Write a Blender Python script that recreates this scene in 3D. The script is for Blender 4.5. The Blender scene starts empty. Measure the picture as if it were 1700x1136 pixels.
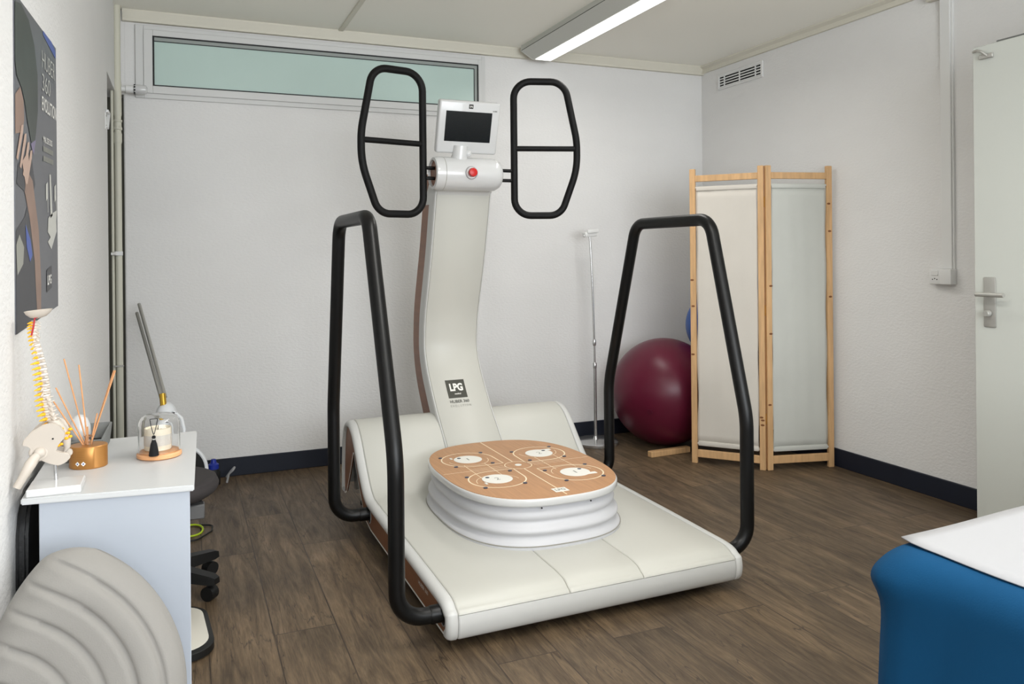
import bpy, bmesh, math, random
from mathutils import Vector, Matrix
random.seed(7)
S = bpy.context.scene
COL = S.collection
PI = math.pi
R = math.radians

# ------------------------------------------------------------------ materials
def lin(c):
    return tuple((x / 12.92) if x <= 0.04045 else ((x + 0.055) / 1.055) ** 2.4 for x in c)

def rgb(r, g, b):
    return lin((r / 255, g / 255, b / 255)) + (1,)

def mat(name, col, rough=0.5, metal=0.0, bump=0.0, bscale=200, var=0.0, vscale=6, stretch=(1, 1, 1), emit=0, trans=0, ior=1.45, coat=0, spec=0.5, alpha=1, sheen=0):
    m = bpy.data.materials.new(name)
    m.use_nodes = True
    nt = m.node_tree
    p = nt.nodes['Principled BSDF']
    p.inputs['Base Color'].default_value = col
    p.inputs['Roughness'].default_value = rough
    p.inputs['Metallic'].default_value = metal
    p.inputs['Specular IOR Level'].default_value = spec
    p.inputs['Transmission Weight'].default_value = trans
    p.inputs['IOR'].default_value = ior
    p.inputs['Coat Weight'].default_value = coat
    p.inputs['Alpha'].default_value = alpha
    p.inputs['Sheen Weight'].default_value = sheen
    if emit:
        p.inputs['Emission Color'].default_value = col
        p.inputs['Emission Strength'].default_value = emit
    tc = nt.nodes.new('ShaderNodeTexCoord')
    mp = nt.nodes.new('ShaderNodeMapping')
    mp.inputs['Scale'].default_value = stretch
    nt.links.new(tc.outputs['Object'], mp.inputs['Vector'])
    n = nt.nodes.new('ShaderNodeTexNoise')
    n.inputs['Scale'].default_value = vscale
    n.inputs['Detail'].default_value = 5
    nt.links.new(mp.outputs[0], n.inputs['Vector'])
    rp = nt.nodes.new('ShaderNodeValToRGB')
    v = max(var, 0.004)
    rp.color_ramp.elements[0].position = .3
    rp.color_ramp.elements[1].position = .7
    rp.color_ramp.elements[0].color = tuple(max(0, c * (1 - v)) for c in col[:3]) + (1,)
    rp.color_ramp.elements[1].color = tuple(min(1, c * (1 + v)) for c in col[:3]) + (1,)
    nt.links.new(n.outputs['Fac'], rp.inputs['Fac'])
    nt.links.new(rp.outputs['Color'], p.inputs['Base Color'])
    if bump:
        b = nt.nodes.new('ShaderNodeTexNoise')
        b.inputs['Scale'].default_value = bscale
        b.inputs['Detail'].default_value = 3
        nt.links.new(mp.outputs[0], b.inputs['Vector'])
        bp = nt.nodes.new('ShaderNodeBump')
        bp.inputs['Strength'].default_value = bump
        bp.inputs['Distance'].default_value = 0.004
        nt.links.new(b.outputs['Fac'], bp.inputs['Height'])
        nt.links.new(bp.outputs['Normal'], p.inputs['Normal'])
    return m

M = {}
M['wall'] = mat('wall_plaster', rgb(228, 227, 225), .9, bump=.55, bscale=55, var=.02, vscale=2, stretch=(1, 1, 1.8))
M['recess_shade'] = mat('recess_shade_tone', rgb(120, 117, 102), .95, var=.05)  # wall tone darkened: shade of the corner recess is put into the colour
M['door'] = mat('door_paint', rgb(196, 198, 191), .4)
M['ceil'] = mat('ceiling_paint', rgb(248, 246, 236), .9, var=.008, vscale=1.5)
M['trim'] = mat('cream_trim', rgb(216, 212, 198), .6)
M['frame'] = mat('window_white', rgb(212, 212, 210), .45)
M['gasket'] = mat('black_gasket', rgb(22, 24, 24), .6)
M['spacer'] = mat('glass_spacer', rgb(150, 156, 152), .4)
M['frost'] = mat('frosted_green_glass', rgb(188, 209, 202), .28, var=.03, vscale=2)
M['navy'] = mat('navy_skirting', rgb(18, 24, 38), .6, var=.1)
M['pipe'] = mat('cream_pipe', rgb(208, 206, 190), .45)
M['white'] = mat('white_plastic', rgb(226, 226, 224), .4)
M['gloss'] = mat('white_gloss', rgb(208, 208, 207), .22, coat=.3)
M['vinyl'] = mat('white_vinyl', rgb(198, 197, 189), .42, bump=.06, bscale=700)
M['vinylside'] = mat('white_vinyl_side', rgb(203, 203, 200), .4, bump=.06, bscale=700)
M['seam'] = mat('grey_seam', rgb(150, 147, 138), .8)
M['bellows'] = mat('white_bellows', rgb(200, 200, 203), .5)
M['black'] = mat('black_powder_coat', rgb(7, 7, 7), .38, var=.1, spec=.35)
M['handle'] = mat('black_foam_grip', rgb(8, 8, 8), .6, spec=.3, bump=.1, bscale=500)
M['dark'] = mat('dark_underbody', rgb(18, 17, 16), .8)
M['bronze'] = mat('brown_wood_panel', rgb(132, 86, 58), .42, var=.14, vscale=5, stretch=(1, .5, 6))
M['bamboo'] = mat('light_bamboo', rgb(188, 140, 98), .42, var=.1, vscale=4, stretch=(30, 1.6, 30))
M['cream'] = mat('cream_print', rgb(250, 232, 200), .5)
M['padwhite'] = mat('white_pad', rgb(240, 238, 230), .5)
M['stud'] = mat('dark_stud', rgb(60, 62, 78), .35)
M['logodark'] = mat('charcoal_print', rgb(66, 66, 58), .5)
M['printgrey'] = mat('grey_print', rgb(150, 150, 142), .6)
M['printlight'] = mat('pale_grey_print', rgb(196, 196, 190), .6)
M['printwhite'] = mat('white_print', rgb(236, 234, 228), .5)
M['screen'] = mat('dark_screen', rgb(22, 24, 24), .2, var=.12, vscale=3)
M['red'] = mat('red_button', rgb(196, 24, 18), .35)
M['ring'] = mat('grey_ring', rgb(160, 160, 160), .4)
M['chrome'] = mat('chrome', rgb(205, 205, 205), .2, metal=.85)
M['steel'] = mat('brushed_steel', rgb(176, 174, 168), .4, metal=.45)
M['pine'] = mat('pine_wood', rgb(204, 164, 118), .5, var=.13, vscale=6, stretch=(9, 9, 1))
M['knot'] = mat('pine_knot', rgb(120, 74, 38), .6)
M['linen'] = mat('cream_linen', rgb(208, 202, 192), .9, bump=.2, bscale=500, var=.03, vscale=3)
M['linen2'] = mat('grey_white_linen', rgb(196, 197, 190), .9, bump=.2, bscale=500, var=.04, vscale=3)
M['burgundy'] = mat('burgundy_rubber', rgb(92, 22, 44), .34, var=.06, vscale=3, spec=.4)
M['burgdark'] = mat('burgundy_plug', rgb(84, 16, 40), .4)
M['blue'] = mat('blue_rubber', rgb(36, 84, 160), .4)
M['terry'] = mat('petrol_blue_terry', rgb(8, 62, 98), .9, bump=.12, bscale=420, var=.08, vscale=5, spec=.2)
M['sheet'] = mat('white_sheet', rgb(156, 156, 158), .8, bump=.1, bscale=60)
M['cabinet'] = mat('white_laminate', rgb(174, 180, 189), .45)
M['cabtop'] = mat('white_cabinet_top', rgb(198, 199, 199), .4)
M['cushion'] = mat('beige_grey_canvas', rgb(138, 135, 130), .9, bump=.15, bscale=400, var=.03, sheen=.1)
M['bone'] = mat('bone_plastic', rgb(200, 190, 178), .45)
M['disc'] = mat('disc_plastic', rgb(243, 228, 214), .5)
M['nerve'] = mat('yellow_nerve', rgb(250, 180, 30), .45)
M['artery'] = mat('red_artery', rgb(180, 40, 50), .45)
M['gold'] = mat('gold_lacquer', rgb(176, 124, 66), .36, metal=.5, var=.05)
M['golddark'] = mat('gold_print', rgb(150, 100, 44), .5)
M['reed'] = mat('rattan_reed', rgb(206, 150, 104), .7, var=.1, vscale=30)
M['glass'] = mat('clear_glass', (1, 1, 1, 1), .03, trans=1, ior=1.3)
M['amber'] = mat('amber_wood_base', rgb(214, 158, 110), .35, var=.08)
M['wax'] = mat('cream_wax', rgb(232, 222, 200), .5)
M['tassel'] = mat('black_tassel', rgb(10, 10, 11), .85)
M['vac'] = mat('vacuum_white', rgb(232, 234, 236), .35)
M['brass'] = mat('brass', rgb(210, 170, 70), .3, metal=.8)
M['stool'] = mat('charcoal_fabric', rgb(58, 54, 54), .9, bump=.2, bscale=300)
M['plastic'] = mat('black_plastic', rgb(16, 17, 17), .5)
M['mechanism'] = mat('grey_mechanism', rgb(96, 96, 96), .5)
M['lime'] = mat('lime_rubber', rgb(176, 200, 40), .5)
M['bluecap'] = mat('blue_cap', rgb(30, 50, 150), .4)
M['scaletop'] = mat('ivory_glass', rgb(216, 212, 200), .3)
M['greybevel'] = mat('grey_plastic', rgb(112, 114, 112), .45)
M['fixture'] = mat('fixture_grey', rgb(196, 197, 190), .5)
M['poster'] = mat('poster_grey', rgb(92, 93, 98), .4, var=.06, vscale=2)
M['hair'] = mat('print_hair', rgb(58, 64, 60), .45, var=.15, vscale=9)
M['skin'] = mat('print_skin', rgb(142, 116, 102), .45, var=.12, vscale=9)
M['skinl'] = mat('print_skin_light', rgb(186, 158, 142), .45)
M['printblack'] = mat('print_dark', rgb(62, 62, 66), .45)  # dark grey ink of the torso and logo block
M['lilac'] = mat('print_lilac', rgb(120, 112, 140), .45)
M['printblue'] = mat('print_blue', rgb(70, 90, 160), .45)
M['foot'] = mat('black_rubber', rgb(12, 12, 12), .8)
M['bag'] = mat('black_leather', rgb(20, 20, 21), .5, bump=.2, bscale=150)

def lamp_mat():
    m = bpy.data.materials.new('lamp_lens'); m.use_nodes = True
    nt = m.node_tree; p = nt.nodes['Principled BSDF']
    tc = nt.nodes.new('ShaderNodeTexCoord')
    w = nt.nodes.new('ShaderNodeTexWave'); w.bands_direction = 'Y'
    w.inputs['Scale'].default_value = 9; w.inputs['Distortion'].default_value = .6
    nt.links.new(tc.outputs['Object'], w.inputs['Vector'])
    rp = nt.nodes.new('ShaderNodeValToRGB')
    rp.color_ramp.elements[0].color = (.72, .74, .72, 1)
    rp.color_ramp.elements[1].color = (1, .99, .95, 1)
    nt.links.new(w.outputs['Fac'], rp.inputs['Fac'])
    nt.links.new(rp.outputs['Color'], p.inputs['Emission Color'])
    p.inputs['Emission Strength'].default_value = 2.2
    return m
M['lamp'] = lamp_mat()

def floor_mat():
    m = bpy.data.materials.new('oak_plank_floor'); m.use_nodes = True
    nt = m.node_tree; N = nt.nodes; L = nt.links
    p = N['Principled BSDF']; p.inputs['Roughness'].default_value = .5
    tc = N.new('ShaderNodeTexCoord')
    mp = N.new('ShaderNodeMapping'); mp.inputs['Rotation'].default_value = (0, 0, PI / 2)
    L.new(tc.outputs['Object'], mp.inputs['Vector'])
    br = N.new('ShaderNodeTexBrick')
    br.offset = .37; br.inputs['Scale'].default_value = 1
    br.inputs['Brick Width'].default_value = 1.22
    br.inputs['Row Height'].default_value = .195
    br.inputs['Mortar Size'].default_value = .0022
    br.inputs['Mortar Smooth'].default_value = .1
    br.inputs['Color1'].default_value = (0, 0, 0, 1)
    br.inputs['Color2'].default_value = (1, 1, 1, 1)
    br.inputs['Mortar'].default_value = (.5, .5, .5, 1)
    L.new(mp.outputs[0], br.inputs['Vector'])
    # per plank shift of the grain
    sh = N.new('ShaderNodeVectorMath'); sh.operation = 'MULTIPLY_ADD'
    sh.inputs[1].default_value = (7.3, 3.1, 0)
    L.new(br.outputs['Color'], sh.inputs[0]); L.new(tc.outputs['Object'], sh.inputs[2])
    def noise(sc, detail, stretch, rough=.6, dist=0):
        mm = N.new('ShaderNodeMapping'); mm.inputs['Scale'].default_value = stretch
        L.new(sh.outputs[0], mm.inputs['Vector'])
        n = N.new('ShaderNodeTexNoise'); n.inputs['Scale'].default_value = sc
        n.inputs['Detail'].default_value = detail; n.inputs['Roughness'].default_value = rough
        n.inputs['Distortion'].default_value = dist
        L.new(mm.outputs[0], n.inputs['Vector']); return n
    g = noise(6, 9, (3.6, .42, 1), .68, 1.2)
    fine = noise(40, 6, (6, .35, 1), .65)
    blot = noise(3.2, 4, (1.3, .8, 1), .5, .4)
    cr = noise(4, 4, (3.2, .32, 1), .5, 1.2)
    ramp = N.new('ShaderNodeValToRGB')
    e = ramp.color_ramp.elements
    e[0].position = .25; e[0].color = rgb(60, 48, 36)
    e[1].position = .75; e[1].color = rgb(130, 109, 84)
    k = ramp.color_ramp.elements.new(.5); k.color = rgb(98, 81, 61)
    L.new(g.outputs['Fac'], ramp.inputs['Fac'])
    def mix(a, b, fac, mode, socket=None):
        x = N.new('ShaderNodeMix'); x.data_type = 'RGBA'; x.blend_type = mode
        if socket is not None: L.new(socket, x.inputs[0])
        else: x.inputs[0].default_value = fac
        L.new(a, x.inputs[6])
        if isinstance(b, tuple): x.inputs[7].default_value = b
        else: L.new(b, x.inputs[7])
        return x.outputs[2]
    def r2(src, a, b, lo, hi):
        q = N.new('ShaderNodeMapRange'); q.inputs[1].default_value = a; q.inputs[2].default_value = b
        q.inputs[3].default_value = lo; q.inputs[4].default_value = hi
        L.new(src, q.inputs[0]); return q.outputs[0]
    c = mix(ramp.outputs['Color'], r2(fine.outputs['Fac'], .3, .7, .66, 1.22), 1, 'MULTIPLY')
    c = mix(c, r2(blot.outputs['Fac'], .3, .7, .70, 1.2), 1, 'MULTIPLY')
    sep = N.new('ShaderNodeSeparateColor'); L.new(br.outputs['Color'], sep.inputs[0])
    c = mix(c, r2(sep.outputs[0], 0, 1, .80, 1.16), 1, 'MULTIPLY')
    # thin dark cracks following the grain
    ab = N.new('ShaderNodeMath'); ab.operation = 'SUBTRACT'; ab.inputs[1].default_value = .5
    L.new(cr.outputs['Fac'], ab.inputs[0])
    a2 = N.new('ShaderNodeMath'); a2.operation = 'ABSOLUTE'; L.new(ab.outputs[0], a2.inputs[0])
    line = r2(a2.outputs[0], .0, .011, 1, 0)
    gate = r2(blot.outputs['Fac'], .44, .56, 0, .85)
    mu = N.new('ShaderNodeMath'); mu.operation = 'MULTIPLY'; L.new(line, mu.inputs[0]); L.new(gate, mu.inputs[1])
    c = mix(c, rgb(40, 30, 22), 0, 'MIX', mu.outputs[0])
    mm = N.new('ShaderNodeMath'); mm.operation = 'MULTIPLY'; mm.inputs[1].default_value = .72
    L.new(br.outputs['Fac'], mm.inputs[0])
    c = mix(c, rgb(38, 28, 20), 0, 'MIX', mm.outputs[0])
    L.new(c, p.inputs['Base Color'])
    L.new(r2(g.outputs['Fac'], .3, .7, .58, .44), p.inputs['Roughness'])
    bp = N.new('ShaderNodeBump'); bp.inputs['Strength'].default_value = .25; bp.inputs['Distance'].default_value = .003
    L.new(fine.outputs['Fac'], bp.inputs['Height']); L.new(bp.outputs['Normal'], p.inputs['Normal'])
    return m
M['floor'] = floor_mat()

# ------------------------------------------------------------------ geometry helpers
def BM():
    return bmesh.new()

def box(bm, x0, x1, y0, y1, z0, z1, bevel=0, seg=2):
    r = bmesh.ops.create_cube(bm, size=1)
    vs = r['verts']
    for v in vs:
        v.co = Vector(((x0 + x1) / 2 + v.co.x * (x1 - x0), (y0 + y1) / 2 + v.co.y * (y1 - y0), (z0 + z1) / 2 + v.co.z * (z1 - z0)))
    if bevel:
        es = list({e for v in vs for e in v.link_edges})
        bmesh.ops.bevel(bm, geom=es, offset=bevel, segments=seg, profile=.5, affect='EDGES')
    return bm

def obox(bm, p0, p1, w, t, bevel=0, up=Vector((0, 0, 1))):
    """bar from p0 to p1 with section w x t"""
    p0, p1 = Vector(p0), Vector(p1)
    d = p1 - p0; l = d.length; d.normalize()
    u = up if abs(d.dot(up)) < .95 else Vector((1, 0, 0))
    a = d.cross(u).normalized(); b = a.cross(d).normalized()
    tmp = BM(); box(tmp, -w / 2, w / 2, 0, l, -t / 2, t / 2, bevel)
    mt = Matrix.Translation(p0) @ Matrix((a, d, b)).transposed().to_4x4()
    tmp.transform(mt); merge(bm, tmp)
    return bm

def merge(bm, other):
    me = bpy.data.meshes.new('tmp'); other.to_mesh(me); other.free()
    bm.from_mesh(me); bpy.data.meshes.remove(me)

def fillet(pts, r, n=6, closed=False):
    pts = [Vector(p) for p in pts]
    out = []
    N = len(pts)
    for i, p in enumerate(pts):
        rr = r[i] if isinstance(r, (list, tuple)) else r
        if (not closed and i in (0, N - 1)) or rr <= 0:
            out.append(p); continue
        a = pts[i - 1] - p; b = pts[(i + 1) % N] - p
        la, lb = a.length, b.length
        a.normalize(); b.normalize()
        ang = a.angle(b)
        if ang > PI - .02:
            out.append(p); continue
        d = min(rr / math.tan(ang / 2), la * .49, lb * .49)
        q0, q1 = p + a * d, p + b * d
        rad = d * math.tan(ang / 2)
        bis = (a + b).normalized()
        c = p + bis * math.hypot(d, rad)
        v0, v1 = q0 - c, q1 - c
        tot = v0.angle(v1)
        for k in range(n + 1):
            t = k / n
            s = math.sin(tot)
            v = (v0 * math.sin((1 - t) * tot) + v1 * math.sin(t * tot)) / s if s > 1e-6 else v0
            out.append(c + v)
    return out

def tube(bm, pts, r, closed=False, seg=12, caps=True):
    pts = [Vector(p) for p in pts]
    N = len(pts)
    tang = []
    for i in range(N):
        if closed:
            t = pts[(i + 1) % N] - pts[i - 1]
        else:
            t = pts[min(i + 1, N - 1)] - pts[max(i - 1, 0)]
        tang.append(t.normalized())
    t0 = tang[0]
    u = Vector((0, 0, 1)) if abs(t0.z) < .9 else Vector((1, 0, 0))
    nrm = (u - t0 * u.dot(t0)).normalized()
    rings = []
    for i in range(N):
        if i:
            q = tang[i - 1].rotation_difference(tang[i])
            nrm = q @ nrm
            nrm = (nrm - tang[i] * nrm.dot(tang[i])).normalized()
        b = tang[i].cross(nrm)
        rr = r[i] if isinstance(r, (list, tuple)) else r
        rings.append([bm.verts.new(pts[i] + (nrm * math.cos(2 * PI * k / seg) + b * math.sin(2 * PI * k / seg)) * rr) for k in range(seg)])
    for i in range(N if closed else N - 1):
        A, B = rings[i], rings[(i + 1) % N]
        off = 0
        if closed and i == N - 1:
            best = min(range(seg), key=lambda o: (A[0].co - B[o].co).length)
            off = best
        for k in range(seg):
            bm.faces.new((A[k], A[(k + 1) % seg], B[(k + 1 + off) % seg], B[(k + off) % seg]))
    if caps and not closed:
        bm.faces.new(rings[0][::-1]); bm.faces.new(rings[-1])
    return bm

def loft(bm, rings, closed=True, caps=True):
    R_ = [[bm.verts.new(p) for p in ring] for ring in rings]
    n = len(R_[0])
    for A, B in zip(R_, R_[1:]):
        for k in range(n if closed else n - 1):
            bm.faces.new((A[k], A[(k + 1) % n], B[(k + 1) % n], B[k]))
    if caps:
        bm.faces.new(R_[0][::-1]); bm.faces.new(R_[-1])
    return bm

def lathe(bm, prof, seg=28, c=(0, 0, 0), axis='z', sx=1, sy=1, caps=True):
    rings = []
    for r, h in prof:
        ring = []
        for k in range(seg):
            a = 2 * PI * k / seg
            x, y = r * math.cos(a) * sx, r * math.sin(a) * sy
            if axis == 'z': v = (x, y, h)
            elif axis == 'x': v = (h, x, y)
            else: v = (y, h, x)
            ring.append(Vector(v) + Vector(c))
        rings.append(ring)
    return loft(bm, rings, True, caps)

def prism(bm, poly, a0, a1, axis='x'):
    """extrude 2-D polygon along an axis; axis x: poly=(y,z); y: (x,z); z: (x,y)"""
    def v(p, a):
        return {'x': (a, p[0], p[1]), 'y': (p[0], a, p[1]), 'z': (p[0], p[1], a)}[axis]
    A = [bm.verts.new(v(p, a0)) for p in poly]; B = [bm.verts.new(v(p, a1)) for p in poly]
    n = len(poly)
    for k in range(n):
        bm.faces.new((A[k], A[(k + 1) % n], B[(k + 1) % n], B[k]))
    bm.faces.new(A[::-1]); bm.faces.new(B)
    return bm

def ball(bm, c, r, u=24, v=14, scale=(1, 1, 1)):
    q = bmesh.ops.create_uvsphere(bm, u_segments=u, v_segments=v, radius=r)
    for w in q['verts']:
        w.co = Vector((w.co.x * scale[0], w.co.y * scale[1], w.co.z * scale[2])) + Vector(c)
    return bm

def ribbon(bm, pts, w, nrm=(0, 0, 1), closed=False):
    pts = [Vector(p) for p in pts]; nrm = Vector(nrm); N = len(pts)
    L_, R_ = [], []
    for i in range(N):
        if closed:
            d = (pts[(i + 1) % N] - pts[i - 1]).normalized()
        else:
            d = (pts[min(i + 1, N - 1)] - pts[max(i - 1, 0)]).normalized()
        s = nrm.cross(d).normalized() * w / 2
        L_.append(bm.verts.new(pts[i] + s)); R_.append(bm.verts.new(pts[i] - s))
    for i in range(N if closed else N - 1):
        j = (i + 1) % N
        bm.faces.new((L_[i], R_[i], R_[j], L_[j]))
    return bm

def link(name, bm, m, parent=None, smooth=40, loc=None):
    me = bpy.data.meshes.new(name)
    bmesh.ops.recalc_face_normals(bm, faces=bm.faces[:])
    bm.to_mesh(me); bm.free()
    if smooth:
        for p in me.polygons: p.use_smooth = True
        me.set_sharp_from_angle(angle=R(smooth))
    me.materials.append(M[m] if isinstance(m, str) else m)
    o = bpy.data.objects.new(name, me); COL.objects.link(o)
    if parent: o.parent = parent
    if loc: o.location = loc
    return o

def link_split(name, bm, m, parent=None, smooth=40):
    seen = set(); out = []
    bm.verts.index_update()
    for v0 in bm.verts:
        if v0 in seen: continue
        st_ = [v0]; isl = []; seen.add(v0)
        while st_:
            q = st_.pop(); isl.append(q)
            for e_ in q.link_edges:
                o_ = e_.other_vert(q)
                if o_ not in seen: seen.add(o_); st_.append(o_)
        nb = BM(); mp_ = {q: nb.verts.new(q.co) for q in isl}
        fs_ = {f_ for q in isl for f_ in q.link_faces}
        for f_ in fs_: nb.faces.new([mp_[q] for q in f_.verts])
        out.append(link(name, nb, m, parent, smooth))
    bm.free(); return out

def tag(o, label, cat, group=None, kind=None):
    o['label'] = label; o['category'] = cat
    if group: o['group'] = group
    if kind: o['kind'] = kind
    return o

def thing(name, label, cat, loc=(0, 0, 0), rz=0, group=None, kind=None):
    o = bpy.data.objects.new(name, None); COL.objects.link(o)
    o.empty_display_size = .05
    o.location = loc; o.rotation_euler = (0, 0, rz)
    return tag(o, label, cat, group, kind)

def struct(name, bm, m, smooth=0, parent=None):
    o = link(name, bm, m, parent, smooth)
    if not parent: o['kind'] = 'structure'
    return o

def sstruct(name, loc=(0, 0, 0), rz=0):
    o = bpy.data.objects.new(name, None); COL.objects.link(o)
    o.location = loc; o.rotation_euler = (0, 0, rz); o['kind'] = 'structure'
    return o

def text_mesh(body, fn, m, name, parent, bold=0.0):
    """lettering as a flat mesh; fn maps (u 0..1 across, v 0..1 up) to 3-D"""
    cu = bpy.data.curves.new('txt', 'FONT'); cu.body = body; cu.size = 1; cu.offset = bold
    cu.resolution_u = 3
    ob = bpy.data.objects.new('txt', cu); COL.objects.link(ob)
    dg = bpy.context.evaluated_depsgraph_get()
    me = bpy.data.meshes.new_from_object(ob.evaluated_get(dg))
    bpy.data.objects.remove(ob); bpy.data.curves.remove(cu)
    xs = [v.co.x for v in me.vertices]; ys = [v.co.y for v in me.vertices]
    x0, x1, y0, y1 = min(xs), max(xs), min(ys), max(ys)
    for v in me.vertices:
        v.co = Vector(fn((v.co.x - x0) / (x1 - x0), (v.co.y - y0) / (y1 - y0)))
    me.name = name
    me.materials.clear(); me.materials.append(M[m])
    o = bpy.data.objects.new(name, me); COL.objects.link(o)
    if parent: o.parent = parent
    return o

# ------------------------------------------------------------------ camera
cam = bpy.data.cameras.new('camera'); co = bpy.data.objects.new('camera', cam); COL.objects.link(co)
cam.sensor_fit = 'HORIZONTAL'; cam.sensor_width = 36
cam.lens = 1311.28 / 1700 * 36
cam.shift_y = -(568 - 420.9) / 1700
cam.clip_start = .02
yaw, roll = .3967, -.0092
f = Vector((math.sin(yaw), math.cos(yaw), 0)); r0 = Vector((math.cos(yaw), -math.sin(yaw), 0)); u0 = Vector((0, 0, 1))
rr = r0 * math.cos(roll) + u0 * math.sin(roll); uu = -r0 * math.sin(roll) + u0 * math.cos(roll)
mw = Matrix((rr, uu, -f)).transposed().to_4x4(); mw.translation = Vector((-3.3832, -4.6011, 1.2079))
co.matrix_world = mw
S.camera = co

# ------------------------------------------------------------------ room shell
XL, YF, H = -3.69, -6.0, 2.5
struct('floor', box(BM(), -4.3, .12, YF - .1, .6, -.1, 0), 'floor')
struct('ceiling', box(BM(), -4.3, .12, YF - .1, .6, H, H + .1), 'ceil')
struct('wall_back', box(BM(), -3.656, .1, 0, .12, 0, H, .010, 3), 'wall')
b = BM(); box(b, XL - .1, XL, YF, -.55, 0, H); box(b, XL - .1, XL, -.55, .1, 2.06, H)
struct('wall_left', b, 'wall')
struct('wall_left_shade_recess', box(BM(), -4.2, -3.6, .45, .55, 0, H), 'recess_shade')  # this recess and its returns are made up for the pipes' soft shadow
struct('wall_left_shade_return_2', box(BM(), -4.1, XL - .1, -.83, -.73, 0, H), 'recess_shade')
struct('wall_left_shade_return', box(BM(), -4.2, -4.1, -.73, .46, 0, H), 'recess_shade')
struct('trim_4', box(BM(), XL, -3.65, 0.001, .1, 2.06, H), 'wall')
struct('wall_right', box(BM(), 0, .1, -3.25, 0, 0, H), 'wall')
struct('wall_right_return', box(BM(), -.47, .1, -3.32, -3.25, 0, H), 'wall')
struct('wall_right_front', box(BM(), -.47, -.37, YF, -3.32, 0, H), 'wall')
# front wall behind the photographer, with a wide window opening
b = BM()
box(b, XL - .1, -3.5, YF - .1, YF, 0, H); box(b, -.7, .1, YF - .1, YF, 0, H)
box(b, -3.5, -.7, YF - .1, YF, 0, .75); box(b, -3.5, -.7, YF - .1, YF, 2.35, H)
struct('wall_front', b, 'wall')
# ceiling trims
def cornice(bm, pts):
    pass
struct('trim_1', prism(BM(), [(0, 2.442), (0, H), (-.045, H), (-.045, 2.492), (-.03, 2.455), (-.03, 2.442)], -3.656, 0, 'x'), 'trim')
struct('trim_2', prism(BM(), [(0, 2.452), (0, H), (-.04, H), (-.04, 2.49), (-.018, 2.478), (-.018, 2.452)], -3.25, 0, 'y'), 'trim')
struct('trim_3', box(BM(), -2.54, -2.512, -6, -.045, 2.492, 2.5, .003, 1), 'trim')
struct('baseboard_back', box(BM(), -3.656, 0, -.013, 0, 0, .1, .003, 1), 'navy')
struct('baseboard_right', box(BM(), -.013, 0, -3.25, -.013, 0, .1, .003, 1), 'navy')

# ------------------------------------------------------------------ transom window
w = sstruct('window_1', (0, 0, 0))
def rect_frame(bm, x0, x1, z0, z1, t, y0, y1, bev=.002):
    """t: (left, right, bottom, top) widths"""
    l, r_, bo, to = t
    box(bm, x0, x0 + l, y0, y1, z0, z1, bev, 1); box(bm, x1 - r_, x1, y0, y1, z0, z1, bev, 1)
    box(bm, x0 + l, x1 - r_, y0, y1, z0, z0 + bo, bev, 1); box(bm, x0 + l, x1 - r_, y0, y1, z1 - to, z1, bev, 1)
    return bm
link('window_frame', rect_frame(BM(), -3.597, -1.632, 2.046, 2.432, (.04, .024, .026, .024), -.016, .0), 'frame', w, 0)
link('sash', rect_frame(BM(), -3.557, -1.656, 2.072, 2.408, (.044, .024, .04, .032), -.024, 0), 'frame', w, 0)
link('gasket', rect_frame(BM(), -3.513, -1.680, 2.112, 2.376, (.008, .008, .005, .007), -.0255, -.002, 0), 'gasket', w, 0)
b = BM(); box(b, -3.505, -1.688, -.0215, -.004, 2.350, 2.369); box(b, -1.706, -1.688, -.0215, -.004, 2.117, 2.350)
link('spacer_strip', b, 'spacer', w, 0)
b = BM(); box(b, -3.505, -1.706, -.023, -.004, 2.3465, 2.3505); box(b, -1.709, -1.705, -.023, -.004, 2.117, 2.348)
link('inner_gasket', b, 'gasket', w, 0)
link('glass_pane', box(BM(), -3.505, -1.709, -.019, -.004, 2.117, 2.347), 'frost', w, 0)
# big window behind the photographer (light source of the room)
w2 = sstruct('window_2')
link('window_frame', rect_frame(BM(), -3.5, -.7, .75, 2.35, (.06, .06, .06, .06), YF - .08, YF - .02), 'frame', w2, 0)

# ------------------------------------------------------------------ air vent on right wall
v = thing('air_vent', 'white louvred air vent high on right wall near the corner', 'vent', (0, -.417, 2.355))
link('cover_plate', rect_frame(BM(), -.225, .225, -.052, .052, (.018, .018, .012, .014), -.012, 0), 'white', v, 0)
link('dark_recess', box(BM(), -.207, .207, -.003, -.0005, -.042, .04), 'dark', v, 0)
b = BM()
for k in range(5): box(b, -.207, .207, -.009, -.002, -.035 + k * .0175 - .0035, -.035 + k * .0175 + .0035)
for x in (-.155, -.0, .155): box(b, x - .003, x + .003, -.010, -.003, -.042, .04)
link('louvre_blades', b, 'white', v, 0)
v.rotation_euler = (0, 0, -PI / 2)

# ------------------------------------------------------------------ cable duct, socket
d = thing('cable_duct', 'white vertical cable duct on right wall running down to the socket', 'cable duct', (0, -1.93, 1.115))
b = BM(); box(b, -.02, 0, -.027, .027, 0, 2.408 - 1.115, .002, 1)
link('duct_cover', b, 'white', d, 0)
link('duct_lip', box(BM(), -.012, 0, -.035, -.027, .0, 2.408 - 1.115, .001, 1), 'white', d, 0)
j = tag(link('junction_box', box(BM(), -.035, 0, -.075, .07, 0, .075, .004, 2), 'trim', None, 40, (0, -1.91, 2.41)), 'small cream junction box at the top of the wall duct', 'junction box')
s = thing('wall_socket', 'white double wall socket at the bottom end of the cable duct', 'socket', (0, -1.908, 1.078))
b = BM(); box(b, -.036, 0, -.002, .062, -.037, .037, .004, 2)
link('socket_module', b, 'white', s)
link('blank_module', box(BM(), -.044, 0, -.062, -.002, -.037, .037, .004, 2), 'white', s)
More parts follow.
